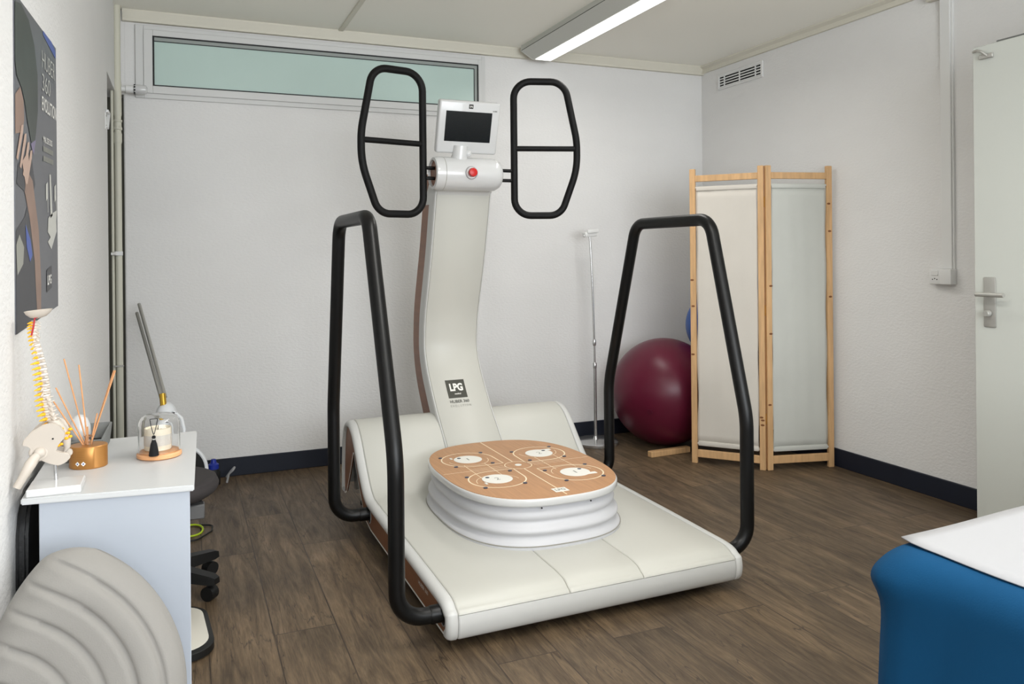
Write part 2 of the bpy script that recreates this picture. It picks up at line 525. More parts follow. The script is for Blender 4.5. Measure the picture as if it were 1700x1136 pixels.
link('switch_rocker', box(BM(), -.040, -.034, .01, .05, .005, .03, .002, 1), 'white', s)
b = BM()
for y in (.018, .03, .042): lathe(b, [(.0028, -.0372), (.0028, -.0355)], 10, (0, y, -.014 + (.004 if y == .03 else 0)), 'x')
link('pin_holes', b, 'dark', s)

# ------------------------------------------------------------------ door (open leaf at the right edge)
d = sstruct('door_1', (-.45, -3.24, 0))
link('door_leaf', box(BM(), 0, .04, 0, .843, .008, 2.014, .002, 1), M['door'], d, 0)
hp = link('handle_plate', box(BM(), -.006, 0, .752, .802, .9, 1.097, .004, 2), 'steel', d)
b = BM(); lathe(b, [(.009, -.045), (.009, -.004)], 14, (0, .777, 1.03), 'x')
tube(b, fillet([(-.045, .806, 1.03), (-.046, .777, 1.03), (-.046, .69, 1.03)], .01), [.008, .009, .009, .009, .009, .0085, .0085, .0085, .007][:0] or .0085)
link('lever', b, 'steel', hp)
b = BM(); lathe(b, [(.011, -.03), (.0135, -.026), (.0135, -.012), (.008, -.01), (.008, -.004)], 18, (0, .777, .955), 'x')
link('lock_knob', b, 'steel', hp)
b = BM(); box(b, -.012, 0, .752, .81, 1.958, 1.976, .002, 1)
tube(b, fillet([(-.01, .775, 1.967), (-.022, .79, 1.985), (-.014, .815, 1.996), (-.004, .838, 1.996)], .01), .005)
link('latch_bracket', b, 'steel', d)
link('closer_rail', box(BM(), .05, .075, .0, .78, 2.01, 2.034, .002, 1), 'greybevel', d)
link('closer_arm', box(BM(), .0, .06, .05, .3, 2.0141, 2.022, .001, 1), 'greybevel', d)
b = BM()
for z in (.25, 1.0, 1.75): lathe(b, [(.008, z), (.008, z + .1)], 10, (.02, -.004, 0))
link_split('door_hinge', b, 'steel', d)

# ------------------------------------------------------------------ heating pipes in the left corner
t = thing('heating_pipe', 'cream vertical heating pipe in the left corner, thicker of two', 'pipe', (-3.678, -.08, 0))
link('pipe', tube(BM(), [(0, 0, 0), (0, 0, 2.5)], .0165, seg=16), 'pipe', t)
b = BM()
lathe(b, [(.017, 1.86), (.021, 1.862), (.021, 1.874), (.018, 1.876), (.018, 1.9), (.021, 1.902), (.021, 1.912), (.017, 1.914)], 16, (0, 0, 0))
lathe(b, [(.017, 1.79), (.0195, 1.80), (.0195, 1.84), (.017, 1.85)], 16, (0, 0, 0))
lathe(b, [(.017, 1.93), (.019, 1.94), (.019, 2.1), (.017, 2.115)], 16, (0, 0, 0))
link('pipe_fitting', b, 'pipe', t)
va = link('valve_body', lathe(BM(), [(.014, .0), (.014, .02), (.02, .022), (.02, .058)], 16, (.018, 0, 2.074), 'x'), 'white', t)
b = BM(); lathe(b, [(.022, .06), (.025, .066), (.025, .1), (.022, .116), (.012, .122)], 18, (.018, 0, 2.076), 'x')
link('thermostat_head', b, 'gloss', va)
b = BM()
for k in range(9):
    a = 2 * PI * k / 9
    box(b, .0765, .085, -.0035 + .0225 * math.cos(a), .0035 + .0225 * math.cos(a), 2.076 + .0225 * math.sin(a) - .0035, 2.076 + .0225 * math.sin(a) + .0035)
link('vent_slots', b, 'dark', va, 0)
t = thing('thin_heating_pipe', 'thin cream pipe in the left corner behind the thicker pipe', 'pipe', (-3.704, -.085, 0))
link('pipe', tube(BM(), [(0, 0, 0), (0, 0, 2.5)], .0075, seg=12), 'pipe', t)
t = thing('pipe_bracket', 'white triangular metal bracket at the wall edge beside the corner pipes', 'bracket', (XL, -.635, 1.82))
b = BM()
box(b, -.003, .003, -.03, .0, -.04, .045); prism(b, [(-.03, .045), (.075, .045), (.075, .036), (-.03, .034)], .001, .014, 'x')
prism(b, [(-.028, -.034), (.05, .036), (.07, .036), (-.012, -.04)], .001, .014, 'x')
link('bracket_arm', b, 'white', t, 0)
b = BM()
for y, z in ((-.015, .02), (-.015, -.025)): lathe(b, [(.004, .003), (.004, .006)], 8, (0, y, z), 'x')
link_split('bracket_screw', b, 'steel', t)

def clip(z, lab):
    t = thing('pipe_clip', lab, 'pipe clip', (-3.678, -.08, z))
    b = BM(); obox(b, (-.012, -.03, 0), (-.012, -.3, -.002), .004, .012)
    box(b, -.02, .02, -.024, -.017, -.011, .011, .002, 1)
    link('clip_body', b, 'white', t)
clip(1.226, 'white pipe clip on the corner pipe, halfway up the wall')
t = thing('pipe_strap', 'thin grey strap bar across the pipes low in the corner', 'pipe clip', (-3.678, -.08, .65))
link('strap_bar', box(BM(), -.03, .02, -.021, -.017, -.004, .004, .001, 1), 'steel', t)

# ------------------------------------------------------------------ ceiling light
t = thing('ceiling_light', 'long grey fluorescent ceiling light fixture, switched on, near the back wall', 'light fixture', (-1.285, 0, 2.5))
prof = [(-.135, 0), (-.14, -.035), (-.06, -.082), (.06, -.082), (.14, -.035), (.135, 0)]
link('housing', prism(BM(), prof, -1.62, -.11, 'y'), 'fixture', t, 0)
link('diffuser_lens', box(BM(), -.052, .052, -1.60, -.125, -.0855, -.0815), 'lamp', t, 0)
b = BM()
prism(b, [(x * 1.02, z * 1.02) for x, z in prof], -.11, -.1, 'y'); prism(b, [(x * 1.02, z * 1.02) for x, z in prof], -1.63, -1.62, 'y')
link_split('end_cap', b, 'fixture', t, 0)
b = BM()
ribbon(b, [(-.1415, -1.62, -.034), (-.1415, -.11, -.034)], .003, (-1, 0, 0))
link('seam_line', b, 'dark', t, 0)
# ------------------------------------------------------------------ poster on left wall
po = thing('poster', 'dark grey poster of a woman and a training machine on left wall', 'poster', (XL, -2.47, 1.4))
TL, TR, BR_, BL = [Vector(q) for q in ((0, -.288, .342), (0, .288, .368), (0, .289, -.321), (0, -.297, -.345))]
def pm(u, vv, off=.0):
    top = TL.lerp(TR, u); bot = BL.lerp(BR_, u)
    q = bot.lerp(top, vv); q.x = .0022 + off; return q
b = BM(); A = [b.verts.new(pm(u, vv)) for u, vv in ((0, 0), (1, 0), (1, 1), (.86, 1.0), (.84, .985), (.82, 1), (.45, 1.0), (0, 1))]
b.faces.new(A); bmesh.ops.extrude_face_region(b, geom=b.faces[:])
for q in A: q.co.x = -0.001
link('paper_sheet', b, 'poster', po, 0)
def pp(bm, pts, off):
    bm.faces.new([bm.verts.new(pm(u, vv, off)) for u, vv in pts]); return bm
def ell(cu, cv, ru, rv, n=22, a0=0, rot=0):
    o = []
    for k in range(n):
        a = 2 * PI * k / n + a0
        x, y = ru * math.cos(a), rv * math.sin(a)
        o.append((cu + x * math.cos(rot) - y * math.sin(rot) * .8, cv + x * math.sin(rot) * 1.2 + y * math.cos(rot)))
    return o
b = BM(); pp(b, [(0, .30), (.16, .34), (.30, .42), (.42, .30), (.50, .12), (.52, 0), (0, 0)], .0006); pp(b, [(.05, .50), (.30, .56), (.40, .45), (.32, .40), (.02, .44)], .0007)
link('printed_torso', b, 'printblack', po, 0)
b = BM(); pp(b, [(0, .70), (.10, .735), (.16, .70), (.17, .64), (.13, .60), (0, .585)], .0009)
pp(b, [(.22, .49), (.34, .46), (.47, .30), (.52, .12), (.51, .02), (.42, .02), (.37, .2), (.27, .34), (.17, .42)], .0009)
link('printed_skin', b, 'skin', po, 0)
b = BM(); pp(b, [(.01, .975), (.12, .99), (.28, .97), (.40, .91), (.47, .82), (.47, .70), (.42, .62), (.38, .575), (.31, .585), (.24, .64), (.18, .70), (.12, .735), (.03, .76), (0, .8), (0, .93)], .0012)
link('printed_hair', b, 'hair', po, 0)
b = BM()
for k in range(4):
    u = .01 + k * .06; vv = .565 - k * .022
    pp(b, [(u, vv - .05), (u + .03, vv - .055), (u + .13, vv + .035), (u + .14, vv + .06), (u + .10, vv + .055)], .0015)
pp(b, [(.12, .51), (.24, .55), (.27, .50), (.19, .44)], .0014)
link('printed_hand', b, 'skinl', po, 0)
b = BM(); pp(b, [(.30, .578), (.42, .60), (.36, .545)], .0013)
link('printed_collar', b, 'lilac', po, 0)
b = BM(); pp(b, [(.18, .32), (.28, .27), (.32, .22), (.27, .2), (.2, .25)], .0012); pp(b, [(.62, 1), (.62, .985), (.98, .955), (.98, .985), (.86, 1.0)], .0009)
link_split('printed_blue_patch', b, 'printblue', po, 0)
b = BM(); pp(b, [(.0, .26), (.06, .29), (.15, .25), (.13, .20), (.02, .17)], .0011)
link('printed_strap', b, 'printgrey', po, 0)
b = BM()
pp(b, [(.70, .29), (.78, .27), (.95, .33), (.97, .37), (.84, .36), (.72, .34)], .0010)
pp(b, [(.78, .34), (.84, .35), (.80, .50), (.76, .50)], .0010)
pp(b, [(.70, .255), (.80, .225), (.96, .29), (.95, .33), (.78, .27)], .0009)
for u in (.66, .90):
    pp(b, [(u, .40), (u + .04, .41), (u + .045, .36), (u + .055, .36), (u + .05, .47), (u, .46)], .0011)
link('printed_machine', b, 'printlight', po, 0)
def ptext(s, u0_, u1, v0, v1, m, name, bold=0):
    return text_mesh(s, lambda x, y: pm(u0_ + x * (u1 - u0_), v0 + y * (v1 - v0), .0016), m, name, po, bold)
ptext('HUBER', .58, .94, .865, .925, 'printlight', 'lettering', -.012)
ptext('360', .58, .80, .785, .845, 'printlight', 'lettering', -.012)
ptext('EVOLUTION', .57, .97, .715, .765, 'printwhite', 'lettering', .01)
ptext('MAL DE DOS', .60, .84, .606, .628, 'printwhite', 'lettering', .012)
b = BM()
for v0_ in (.583, .549):                                        # two blurred, unreadable lines
    for u_ in range(7): pp(b, [(.60 + u_ * .04, v0_ - .009), (.63 + u_ * .04, v0_ - .009), (.63 + u_ * .04, v0_ + .009), (.60 + u_ * .04, v0_ + .009)], .0013)
link('blurred_text_lines', b, 'printgrey', po, 0)
b = BM(); pp(b, [(.66, .075), (.80, .085), (.80, .165), (.66, .155)], .0012)
link('printed_logo_block', b, 'printblack', po, 0)
ptext('LPG', .675, .785, .10, .135, 'printwhite', 'lettering', .03)

# ------------------------------------------------------------------ training machine
mc = thing('balance_training_machine', 'large white balance training machine with black rails and wooden disc', 'exercise machine', (-2.097, -2.325, 0), R(.8))

DECK = [(.02, .128), (.045, .142), (.09, .149), (.16, .151), (.28, .154), (.45, .158), (.62, .161), (.78, .164), (.90, .166), (.98, .168), (1.02, .1695), (1.06, .174), (1.11, .195), (1.17, .245), (1.23, .305), (1.29, .368), (1.335, .405), (1.385, .428), (1.435, .434), (1.485, .424), (1.53, .392), (1.556, .34), (1.575, .26), (1.588, .17), (1.592, .11)]
FRONT = [(.035, .030), (.012, .036), (.0, .055), (-.004, .085), (.0, .112)]
def smooth_path(p, n=3):
    out = []
    P_ = [p[0]] + list(p) + [p[-1]]
    for i in range(1, len(P_) - 2):
        a, b_, c, d_ = P_[i - 1], P_[i], P_[i + 1], P_[i + 2]
        for k in range(n):
            t = k / n
            out.append(tuple(.5 * ((2 * b_[q]) + (-a[q] + c[q]) * t + (2 * a[q] - 5 * b_[q] + 4 * c[q] - d_[q]) * t * t + (-a[q] + 3 * b_[q] - 3 * c[q] + d_[q]) * t ** 3) for q in (0, 1)))
    out.append(tuple(p[-1])); return out
def normals(path):
    ns = []
    for i in range(len(path)):
        a = path[max(i - 1, 0)]; c = path[min(i + 1, len(path) - 1)]
        dy, dz = c[0] - a[0], c[1] - a[1]; l = math.hypot(dy, dz) or 1
        ns.append((-dz / l, dy / l))
    return ns
def strip(bm, path, x0, x1, thick=.03, edge=.006, drop=.0045, left=True, right=True):
    """padded strip following path with slightly rounded long edges"""
    ns = normals(path)
    sec = [(x0, -thick), (x0, -drop if left else 0)]
    if left: sec += [(x0 + edge * .3, -drop * .35), (x0 + edge, 0)]
    if right: sec += [(x1 - edge, 0), (x1 - edge * .3, -drop * .35)]
    sec += [(x1, -drop if right else 0), (x1, -thick)]
    rings = []
    for (y, z), (ny, nz) in zip(path, ns):
        rings.append([Vector((x, y + ny * o, z + nz * o)) for x, o in sec])
    loft(bm, rings, True, True); return bm
dk = smooth_path(DECK)
XI = .522
g = .0008
def deckpad(x0, x1):
    b = strip(BM(), dk, x0, x1, .028)
    # rolled front lip down to the seam
    return b
lip = [(.0, .1135), (.003, .119), (.010, .1245), (.02, .128)]
full = smooth_path(lip + DECK[1:])
for x0, x1 in ((-XI + g, -.14 - g), (-.14 + g, .14 - g), (.14 + g, XI - g)):
    link('deck_pad', strip(BM(), full, x0, x1, .026), 'vinyl', mc, 50)
link('front_pad', strip(BM(), smooth_path(FRONT), -XI + g, XI - g, .024), 'vinylside', mc, 50)
# sewn band lines near the side of the deck
# side rims
for sx in (-1, 1):
    path = smooth_path(FRONT + lip[1:] + DECK[1:] + [(1.590, .085), (1.582, .070), (1.566, .064)])
    ns = normals(path)
    rings = []
    for (y, z), (ny, nz) in zip(path, ns):
        sec = [(XI + g, -.03), (XI + g, -.003), (XI + .004, 0), (.542, -.0005), (.552, -.005), (.558, -.014), (.5585, -.024), (.553, -.032), (.545, -.035)]
        rings.append([Vector((sx * x, y + ny * o, z + nz * o)) for x, o in sec])
    link('side_rim', loft(BM(), rings), 'vinylside', mc, 50)
    # side panel: closed outline inset from the rim
    inner = [(y - ny * -.0, z) for (y, z), (ny, nz) in zip(path, ns)]
    inset = [(y + ny * -.028, z + nz * -.028) for (y, z), (ny, nz) in zip(path, ns)]
    bottom = [(1.545, .068), (1.51, .082), (1.43, .19), (1.362, .295), (1.352, .302), (1.34, .292), (1.26, .2), (1.165, .095), (1.118, .066), (1.03, .05), (.6, .043), (.06, .034)]
    inset = [q for q in inset if min(math.hypot(q[0] - a[0], q[1] - a[1]) for a in path) > .0268 and not (q[0] > 1.55 and q[1] < .1)]
    inset = [(.045, .052), (.030, .064)] + [q for q in inset if q[1] > .07 or q[0] > .5]
    poly = inset + bottom
    pan = link('side_panel', prism(BM(), poly, sx * .540, sx * .5455, 'x'), 'bronze', mc, 0)
    edge_pts = [(sx * .5455, y, z) for y, z in [(1.566, .064)] + bottom]
    b = BM(); ribbon(b, fillet(edge_pts, .01, 3), .0075, (sx, 0, 0)); 
    for vtx in b.verts: vtx.co.x += sx * .0012
    link('panel_edge_trim', b, 'printwhite', pan, 0)
    # slots for the rails
    for y in (.075, 1.05):
        b = BM(); z = .092 if y < .5 else .108
        ring = []
        for k in range(20):
            a = 2 * PI * k / 20
            ring.append((y + .026 * math.cos(a), z + .034 * math.sin(a)))
        prism(b, ring, sx * .54, sx * .5468, 'x')
        link('rail_slot', b, 'dark', pan, 0)
        b = BM(); tube(b, [(sx * .5465, y + .027 * math.cos(2 * PI * k / 20), z + .036 * math.sin(2 * PI * k / 20)) for k in range(20)], .002, True, 6)
        link('slot_ring', b, 'ring', pan)
text_mesh('HUBER 360', lambda x, y: (-.5467, .335 - x * .105, .088 + y * .013), 'printwhite', 'side_lettering', mc, 0)
# dark underbody
b = BM(); prism(b, [(.05, .04), (.05, .115), (1.05, .135), (1.14, .17), (1.33, .37), (1.40, .39), (1.36, .31), (1.15, .08), (1.1, .055)], -.5, .5, 'x')
link('underbody', b, 'dark', mc, 0)
b = BM(); prism(b, [(1.352, .31), (1.50, .39), (1.555, .25), (1.565, .08), (1.545, .08), (1.51, .085)], -.5, .5, 'x')
link('rear_shell', b, 'vinylside', mc, 0)
for x, y in ((-.44, .12), (.44, .12), (-.44, 1.02), (.44, 1.02), (-.44, 1.54), (.44, 1.54)):
    b = BM(); lathe(b, [(.035, 0), (.035, .012), (.02, .018), (.02, .09 if y > 1.2 else .05)], 18, (x, y, 0))
    link('foot', b, 'foot', mc)

# tilting disc
DC = Vector((.0, .722, 0)); DA, DB, DN = .338, .446, 2.7
def sup(a, b_, n, k, N=96):
    t = 2 * PI * k / N; c, s_ = math.cos(t), math.sin(t)
    return (math.copysign(abs(c) ** (2 / n), c) * a, math.copysign(abs(s_) ** (2 / n), s_) * b_)
def suplathe(bm, prof, N=96, caps=True):
    rings = []
    for inset, z in prof:
        rings.append([DC + Vector((*sup(DA - inset, DB - inset, DN, k, N), z)) for k in range(N)])
    return loft(bm, rings, True, caps)
ZD = .332
pb = [(-.008, .150), (-.010, .160), (-.006, .172), (.008, .186), (.010, .196), (.002, .206), (-.001, .214), (.003, .224), (.016, .236), (.020, .246), (.014, .256), (.012, .266), (.016, .278), (.026, .290), (.024, .298), (.018, .306)]
link('bellows', suplathe(BM(), smooth_path(pb, 3)), 'bellows', mc, 80)
b = BM(); tube(b, [DC + Vector((*sup(DA + .0095, DB + .0095, DN, k), .1655 + .0008)) for k in range(96)], .0022, True, 6)
link('bellows_seam', b, 'seam', mc)
disc = link('disc_rim', suplathe(BM(), [(.016, .300), (.004, .303), (.0, .309), (0, .326), (.003, .331), (.008, ZD)]), 'gloss', mc, 50)
link('disc_top', suplathe(BM(), [(.005, .329), (.005, ZD + .0012)]), 'bamboo', disc, 30)
ZL = ZD + .0018
pads = [(-.158, .895, '1'), (.160, .862, '2'), (-.155, .575, '2'), (.163, .533, '1')]
b = BM()
ribbon(b, [(0, .29, ZL), (0, .665, ZL)], .005); ribbon(b, [(0, .785, ZL), (0, 1.155, ZL)], .005)
ribbon(b, [(-.325, .722, ZL), (-.058, .722, ZL)], .003); ribbon(b, [(.058, .722, ZL), (.325, .722, ZL)], .003)
def circ(cx, cy, r, n=40, a0=0, a1=2 * PI, z=None):
    return [(cx + r * math.cos(a0 + (a1 - a0) * k / n), cy + r * math.sin(a0 + (a1 - a0) * k / n), z or ZL) for k in range(n + 1)]
ribbon(b, circ(0, .725, .056)[:-1], .004, closed=True)
for cx, cy, s_ in pads:
    sx = -1 if cx > 0 else 1; sy = -1 if cy > .7 else 1
    r_ = .112
    corner = (cx + sx * .115, cy + sy * .112)
    base = math.atan2(sy, sx)
    arc = circ(cx, cy, r_, 36, base + PI / 4, base + 2 * PI - PI / 4)
    ribbon(b, arc + [(corner[0], corner[1], ZL)], .006, closed=True)
for sx in (-1, 1):
    for dx in (-.045, .045):
        ribbon(b, [(sx * .16 + dx, .535 + .07, ZL - .0002), (sx * .16 + dx, .885 - .07, ZL - .0002)], .003)
    ribbon(b, circ(sx * .16, .885, .085, 16, PI, 2 * PI), .0025); ribbon(b, circ(sx * .16, .55, .085, 16, 0, PI), .0025)
    for sy in (-1, 1):
        ribbon(b, [(sx * .06, .722 + sy * .02, ZL), (sx * .2, .722 + sy * .02, ZL)], .0022)
link('court_lines', b, 'cream', disc, 0)
for cx, cy, s_ in pads:
    b = BM(); prism(b, [(x, y) for x, y, z in circ(cx, cy, .06, 32)[:-1]], ZL, ZL + .0012, 'z')
    sg = -1 if cx < 0 else 1
    box(b, cx + sg * .045 - .012, cx + sg * .07 + .004, cy + (.03 if cy > .7 else -.05), cy + (.052 if cy > .7 else -.028), ZL, ZL + .0011)
    pd = link('foot_pad', b, 'padwhite', disc, 0)
    text_mesh(s_, lambda x, y, cx=cx, cy=cy, wd_=(.006 if s_ == '1' else .017): (cx - wd_ / 2 + x * wd_, cy - .016 + y * .032, ZL + .0016), 'printgrey', 'pad_number', pd)
b = BM()
for cx, cy, s_ in pads:
    for dx, dy in ((-.10, .07), (.09, .085), (.075, -.095), (-.085, -.09), (.02, -.025)):
        if dx == .02: dx, dy = (.035 if cx > 0 else -.03), .03
        lathe(b, [(.0085, ZL - .001), (.0085, ZL + .002), (.004, ZL + .003)], 10, (cx + dx, cy + dy, 0))
link_split('rubber_stud', b, 'stud', disc)
b = BM(); lathe(b, [(.014, ZL), (.014, ZL + .0015)], 20, (0, .725, 0)); link('centre_light', b, 'padwhite', disc)
b = BM(); box(b, -.026, .03, .325, .37, ZL, ZL + .0008); lb = link('logo_patch', b, 'padwhite', disc, 0)
text_mesh('LPG', lambda x, y: (-.018 + x * .04, .337 + y * .022, ZL + .0012), 'printgrey', 'patch_lettering', lb, .03)
b = BM()
for x in (-.10, .10):
    k = 0
    lathe(b, [(.003, -.003), (.003, .0)], 8, (x, .722 - .446 * (1 - (abs(x) / .338) ** 2.7) ** (1 / 2.7) + .012, .296), 'y')
link_split('rim_screw', b, 'dark', disc)

# column
CXM = .0
CP = smooth_path([(1.10, .19), (1.165, .248), (1.23, .312), (1.30, .380), (1.366, .445), (1.424, .511), (1.475, .575), (1.515, .630), (1.545, .690), (1.558, .745), (1.556, .80), (1.540, .90), (1.495, 1.03), (1.439, 1.188), (1.39, 1.36), (1.356, 1.49), (1.338, 1.56)], 3)
CB = normals(CP)
def colsec(sec):
    rings = []
    for (y, z), (ny, nz) in zip(CP, CB):
        rings.append([Vector((CXM + x, y + ny * o, z + nz * o)) for x, o in sec])
    return rings
HW = .146
# front face pad: note normals point up/forward
link('column_front_pad', loft(BM(), colsec([(-HW + .009, -.02), (-HW + .009, .002), (-HW + .013, .006), (HW - .013, .006), (HW - .009, .002), (HW - .009, -.02)])), 'vinyl', mc, 50)
for sx in (-1, 1):
    link('column_edge_trim', loft(BM(), colsec([(sx * (HW - .008), -.02), (sx * (HW - .008), .003), (sx * (HW - .004), .003), (sx * HW, -.003), (sx * (HW + .001), -.012), (sx * (HW + .001), -.074), (sx * (HW - .012), -.078)])), 'vinylside', mc, 50)
cpi = [k for k, (y, z) in enumerate(CP) if z > .40]
k0 = cpi[0]
rings = colsec([(-HW + .004, -.06), (-HW + .004, -.19), (HW - .004, -.19), (HW - .004, -.06)])[k0:]
link('column_side_panel', loft(BM(), rings), 'bronze', mc, 30)
rings = colsec([(-HW + .02, -.1905), (-HW + .02, -.205), (HW - .02, -.205), (HW - .02, -.1905)])[k0 + 3:-2]
link('column_back_shell', loft(BM(), rings), 'vinylside', mc, 30)
# logo on the column
def onface(x, s_, off=.0075):
    """x across, s_ = height z on the front face"""
    for i in range(len(CP) - 1):
        if CP[i][1] <= s_ <= CP[i + 1][1]:
            t = (s_ - CP[i][1]) / (CP[i + 1][1] - CP[i][1])
            y = CP[i][0] + t * (CP[i + 1][0] - CP[i][0])
            ny = CB[i][0] + t * (CB[i + 1][0] - CB[i][0]); nz = CB[i][1] + t * (CB[i + 1][1] - CB[i][1])
            return Vector((x, y + ny * off, s_ + nz * off))
def facequad(bm, x0, x1, z0, z1, off):
    prev = None
    for k in range(7):
        z = z0 + (z1 - z0) * k / 6
        a, c = bm.verts.new(onface(x0, z, off)), bm.verts.new(onface(x1, z, off))
        if prev: bm.faces.new((prev[0], prev[1], c, a))
        prev = (a, c)
    return bm
lg = link('logo_block', facequad(BM(), -.065, .033, .497, .576, .0072), 'logodark', mc, 0)
text_mesh('LPG', lambda x, y: onface(-.049 + x * .068, .526 + y * .034, .0082), 'printwhite', 'logo_lettering', lg, .045)
text_mesh('medical', lambda x, y: onface(-.030 + x * .032, .511 + y * .007, .0082), 'printwhite', 'logo_lettering', lg, .02)
text_mesh('HUBER 360', lambda x, y: onface(-.063 + x * .098, .476 + y * .0125, .0076), 'logodark', 'model_lettering', mc, .012)
text_mesh('E V O L U T I O N', lambda x, y: onface(-.065 + x * .104, .459 + y * .009, .0076), 'printgrey', 'model_lettering', mc, 0)

# head
HY, HZ, HR = 1.29, 1.588, .079
hx0, hx1 = -.178, .164
HX = .006
b = BM()
hp_ = [(HR - .018, hx0 + .012), (HR - .016, hx0), (HR - .004, hx0 + .003), (HR, hx0 + .02), (HR, hx1 - .05), (HR - .003, hx1 - .03), (HR - .014, hx1 - .01), (HR - .03, hx1), (.03, hx1 + .002)]
lathe(b, hp_, 40, (0, HY, HZ), 'x')
hd = link('head_housing', b, 'gloss', mc, 50)
b = BM(); lathe(b, [(HR - .0185, hx0 + .0115), (HR - .0185, hx0 + .03)], 32, (0, HY, HZ), 'x'); link('head_recess', b, 'bronze', hd)
b = BM(); lathe(b, [(HR + .0006, hx0 + .045), (HR + .0006, hx0 + .0475)], 40, (0, HY, HZ), 'x', caps=False); link('housing_seam', b, 'seam', hd)
def headface(x, ang, rad):
    return Vector((x, HY - rad * math.cos(ang), HZ + rad * math.sin(ang)))
bx = -.010
b = BM(); tube(b, [(bx + .028 * math.cos(a), HY - HR - .001 + .0045 * math.sin(a) ** 2, HZ + .028 * math.sin(a)) for a in [2 * PI * k / 24 for k in range(24)]], .0035, True, 8); link('button_ring', b, 'ring', hd)
b = BM(); lathe(b, [(.027, -HR + .004), (.0265, -HR - .001), (.016, -HR + .001)], 24, (bx, HY, HZ), 'y'); link('button_seat', b, 'white', hd)
b = BM(); lathe(b, [(.014, -HR + .004), (.014, -HR - .012), (.020, -HR - .014), (.0215, -HR - .020), (.019, -HR - .028), (.009, -HR - .031)], 24, (bx, HY, HZ), 'y'); link('emergency_button', b, 'red', hd)
# collar under the head
b = BM(); rings = []
for z, hw, y0, y1 in ((1.45, HW + .0015, 1.372, 1.49), (1.50, HW + .003, 1.345, 1.48), (1.545, HW + .001, 1.30, 1.44), (1.59, HW - .02, 1.28, 1.38)):
    rings.append([Vector((CXM + x, y, z)) for x, y in ((-hw, y0 + .02), (-hw + .02, y0), (hw - .02, y0), (hw, y0 + .02), (hw, y1), (-hw, y1))])
link('column_collar', loft(BM(), rings), 'vinylside', mc, 50)

# monitor (leans forward)
mo = bpy.data.objects.new('monitor', None)
b = BM(); 
tilt = R(-17)
Tm = Matrix.Translation(Vector((-.010, 1.255, 1.806))) @ Matrix.Rotation(-tilt, 4, 'X')
def xf(bm): bm.transform(Tm); return bm
mon = link('monitor_housing', xf(box(BM(), -.152, .152, -.012, .03, -.124, .124, .011, 3)), 'gloss', mc, 50)
link('display_screen', xf(box(BM(), -.118, .112, -.0132, -.011, -.066, .076)), 'screen', mon, 0)
link('monitor_back', xf(box(BM(), -.11, .11, .025, .055, -.09, .09, .012, 2)), 'white', mon)
b = BM(); box(b, -.008, .013, -.0128, -.0115, .0905, .1105); lm = link('monitor_logo', xf(b), 'dark', mon, 0)
text_mesh('LPG', lambda x, y: Tm @ Vector((-.005 + x * .015, -.0134, .096 + y * .009)), 'printwhite', 'monitor_lettering', lm, .04)
text_mesh('HUBER', lambda x, y: Tm @ Vector((.114 + x * .022, -.0128, .082 + y * .006)), 'logodark', 'monitor_lettering', mon, .02)
b = BM(); tube(b, [(-.045, 1.285, 1.655), (-.045, 1.275, 1.68), (-.043, 1.27, 1.72)], [.042, .036, .034], seg=20); link('monitor_neck', b, 'gloss', mc, 50)
b = BM(); ball(b, (-.008, 1.262, 1.684), .017); link('neck_pivot', b, 'gloss', mc, 60)

# hand frames
def handframe(x0, sgn, ang):
    a = R(ang); ca, sa = math.cos(a), math.sin(a)
    def P3(u, z): return Vector((x0 + sgn * u * ca, HY - u * sa, z))
    pts = [(0, 1.985), (.0, 1.46), (.0, 1.394), (.258, 1.394), (.318, 1.71), (.258, 2.053), (.0, 2.053)]
    pts = [(0, 1.393), (.230, 1.393), (.312, 1.62), (.312, 1.76), (.252, 2.052), (0, 2.052)]
    rad = [.082, .08, .42, .42, .085, .085]
    loop = fillet([P3(*p) for p in pts], rad, 9, True)
    o = link('hand_frame', tube(BM(), loop, .0172, True, 16), 'handle', mc, 60)
    b = BM(); tube(b, [P3(0, 1.722), P3(.314, 1.722)], .0135, seg=14); link('cross_bar', b, 'handle', o)
    b = BM()
    for dz in (-.024, .024):
        xin = hx0 + .02 if sgn < 0 else hx1 - .01
        tube(b, [(x0, HY, HZ + dz), (xin, HY, HZ + dz)], .0085, seg=12)
    link_split('mounting_peg', b, 'black', o)
handframe(-.222, -1, 12)
handframe(.243, 1, 18)

# side rails
def siderail(sgn, off, yf, yr, tf, tr, zk):
    X = sgn * off
    pts = [(sgn * .50, yf, .096), (X, yf, .096), (X, yf - .002, zk), (X, tf, 1.338), (X, tr, 1.338), (X, yr, zk - .01), (X, yr, .112), (sgn * .50, yr, .112)]
    path = fillet(pts, [0, .085, .35, .085, .085, .35, .085, 0], 9)
    o = link('side_rail', tube(BM(), path, .0255, seg=18), 'black', mc, 60)
    for y, z in ((yf, .096), (yr, .112)):
        b = BM(); tube(b, [(sgn * .53, y, z), (sgn * .585, y, z), (sgn * .59, y, z)], [.0278, .0278, .026], seg=20)
        link('rail_collar', b, 'black', o, 40)
siderail(-1, .692, .078, 1.055, .40, .90, .585)
siderail(1, .672, .118, 1.13, .325, .87, .578)

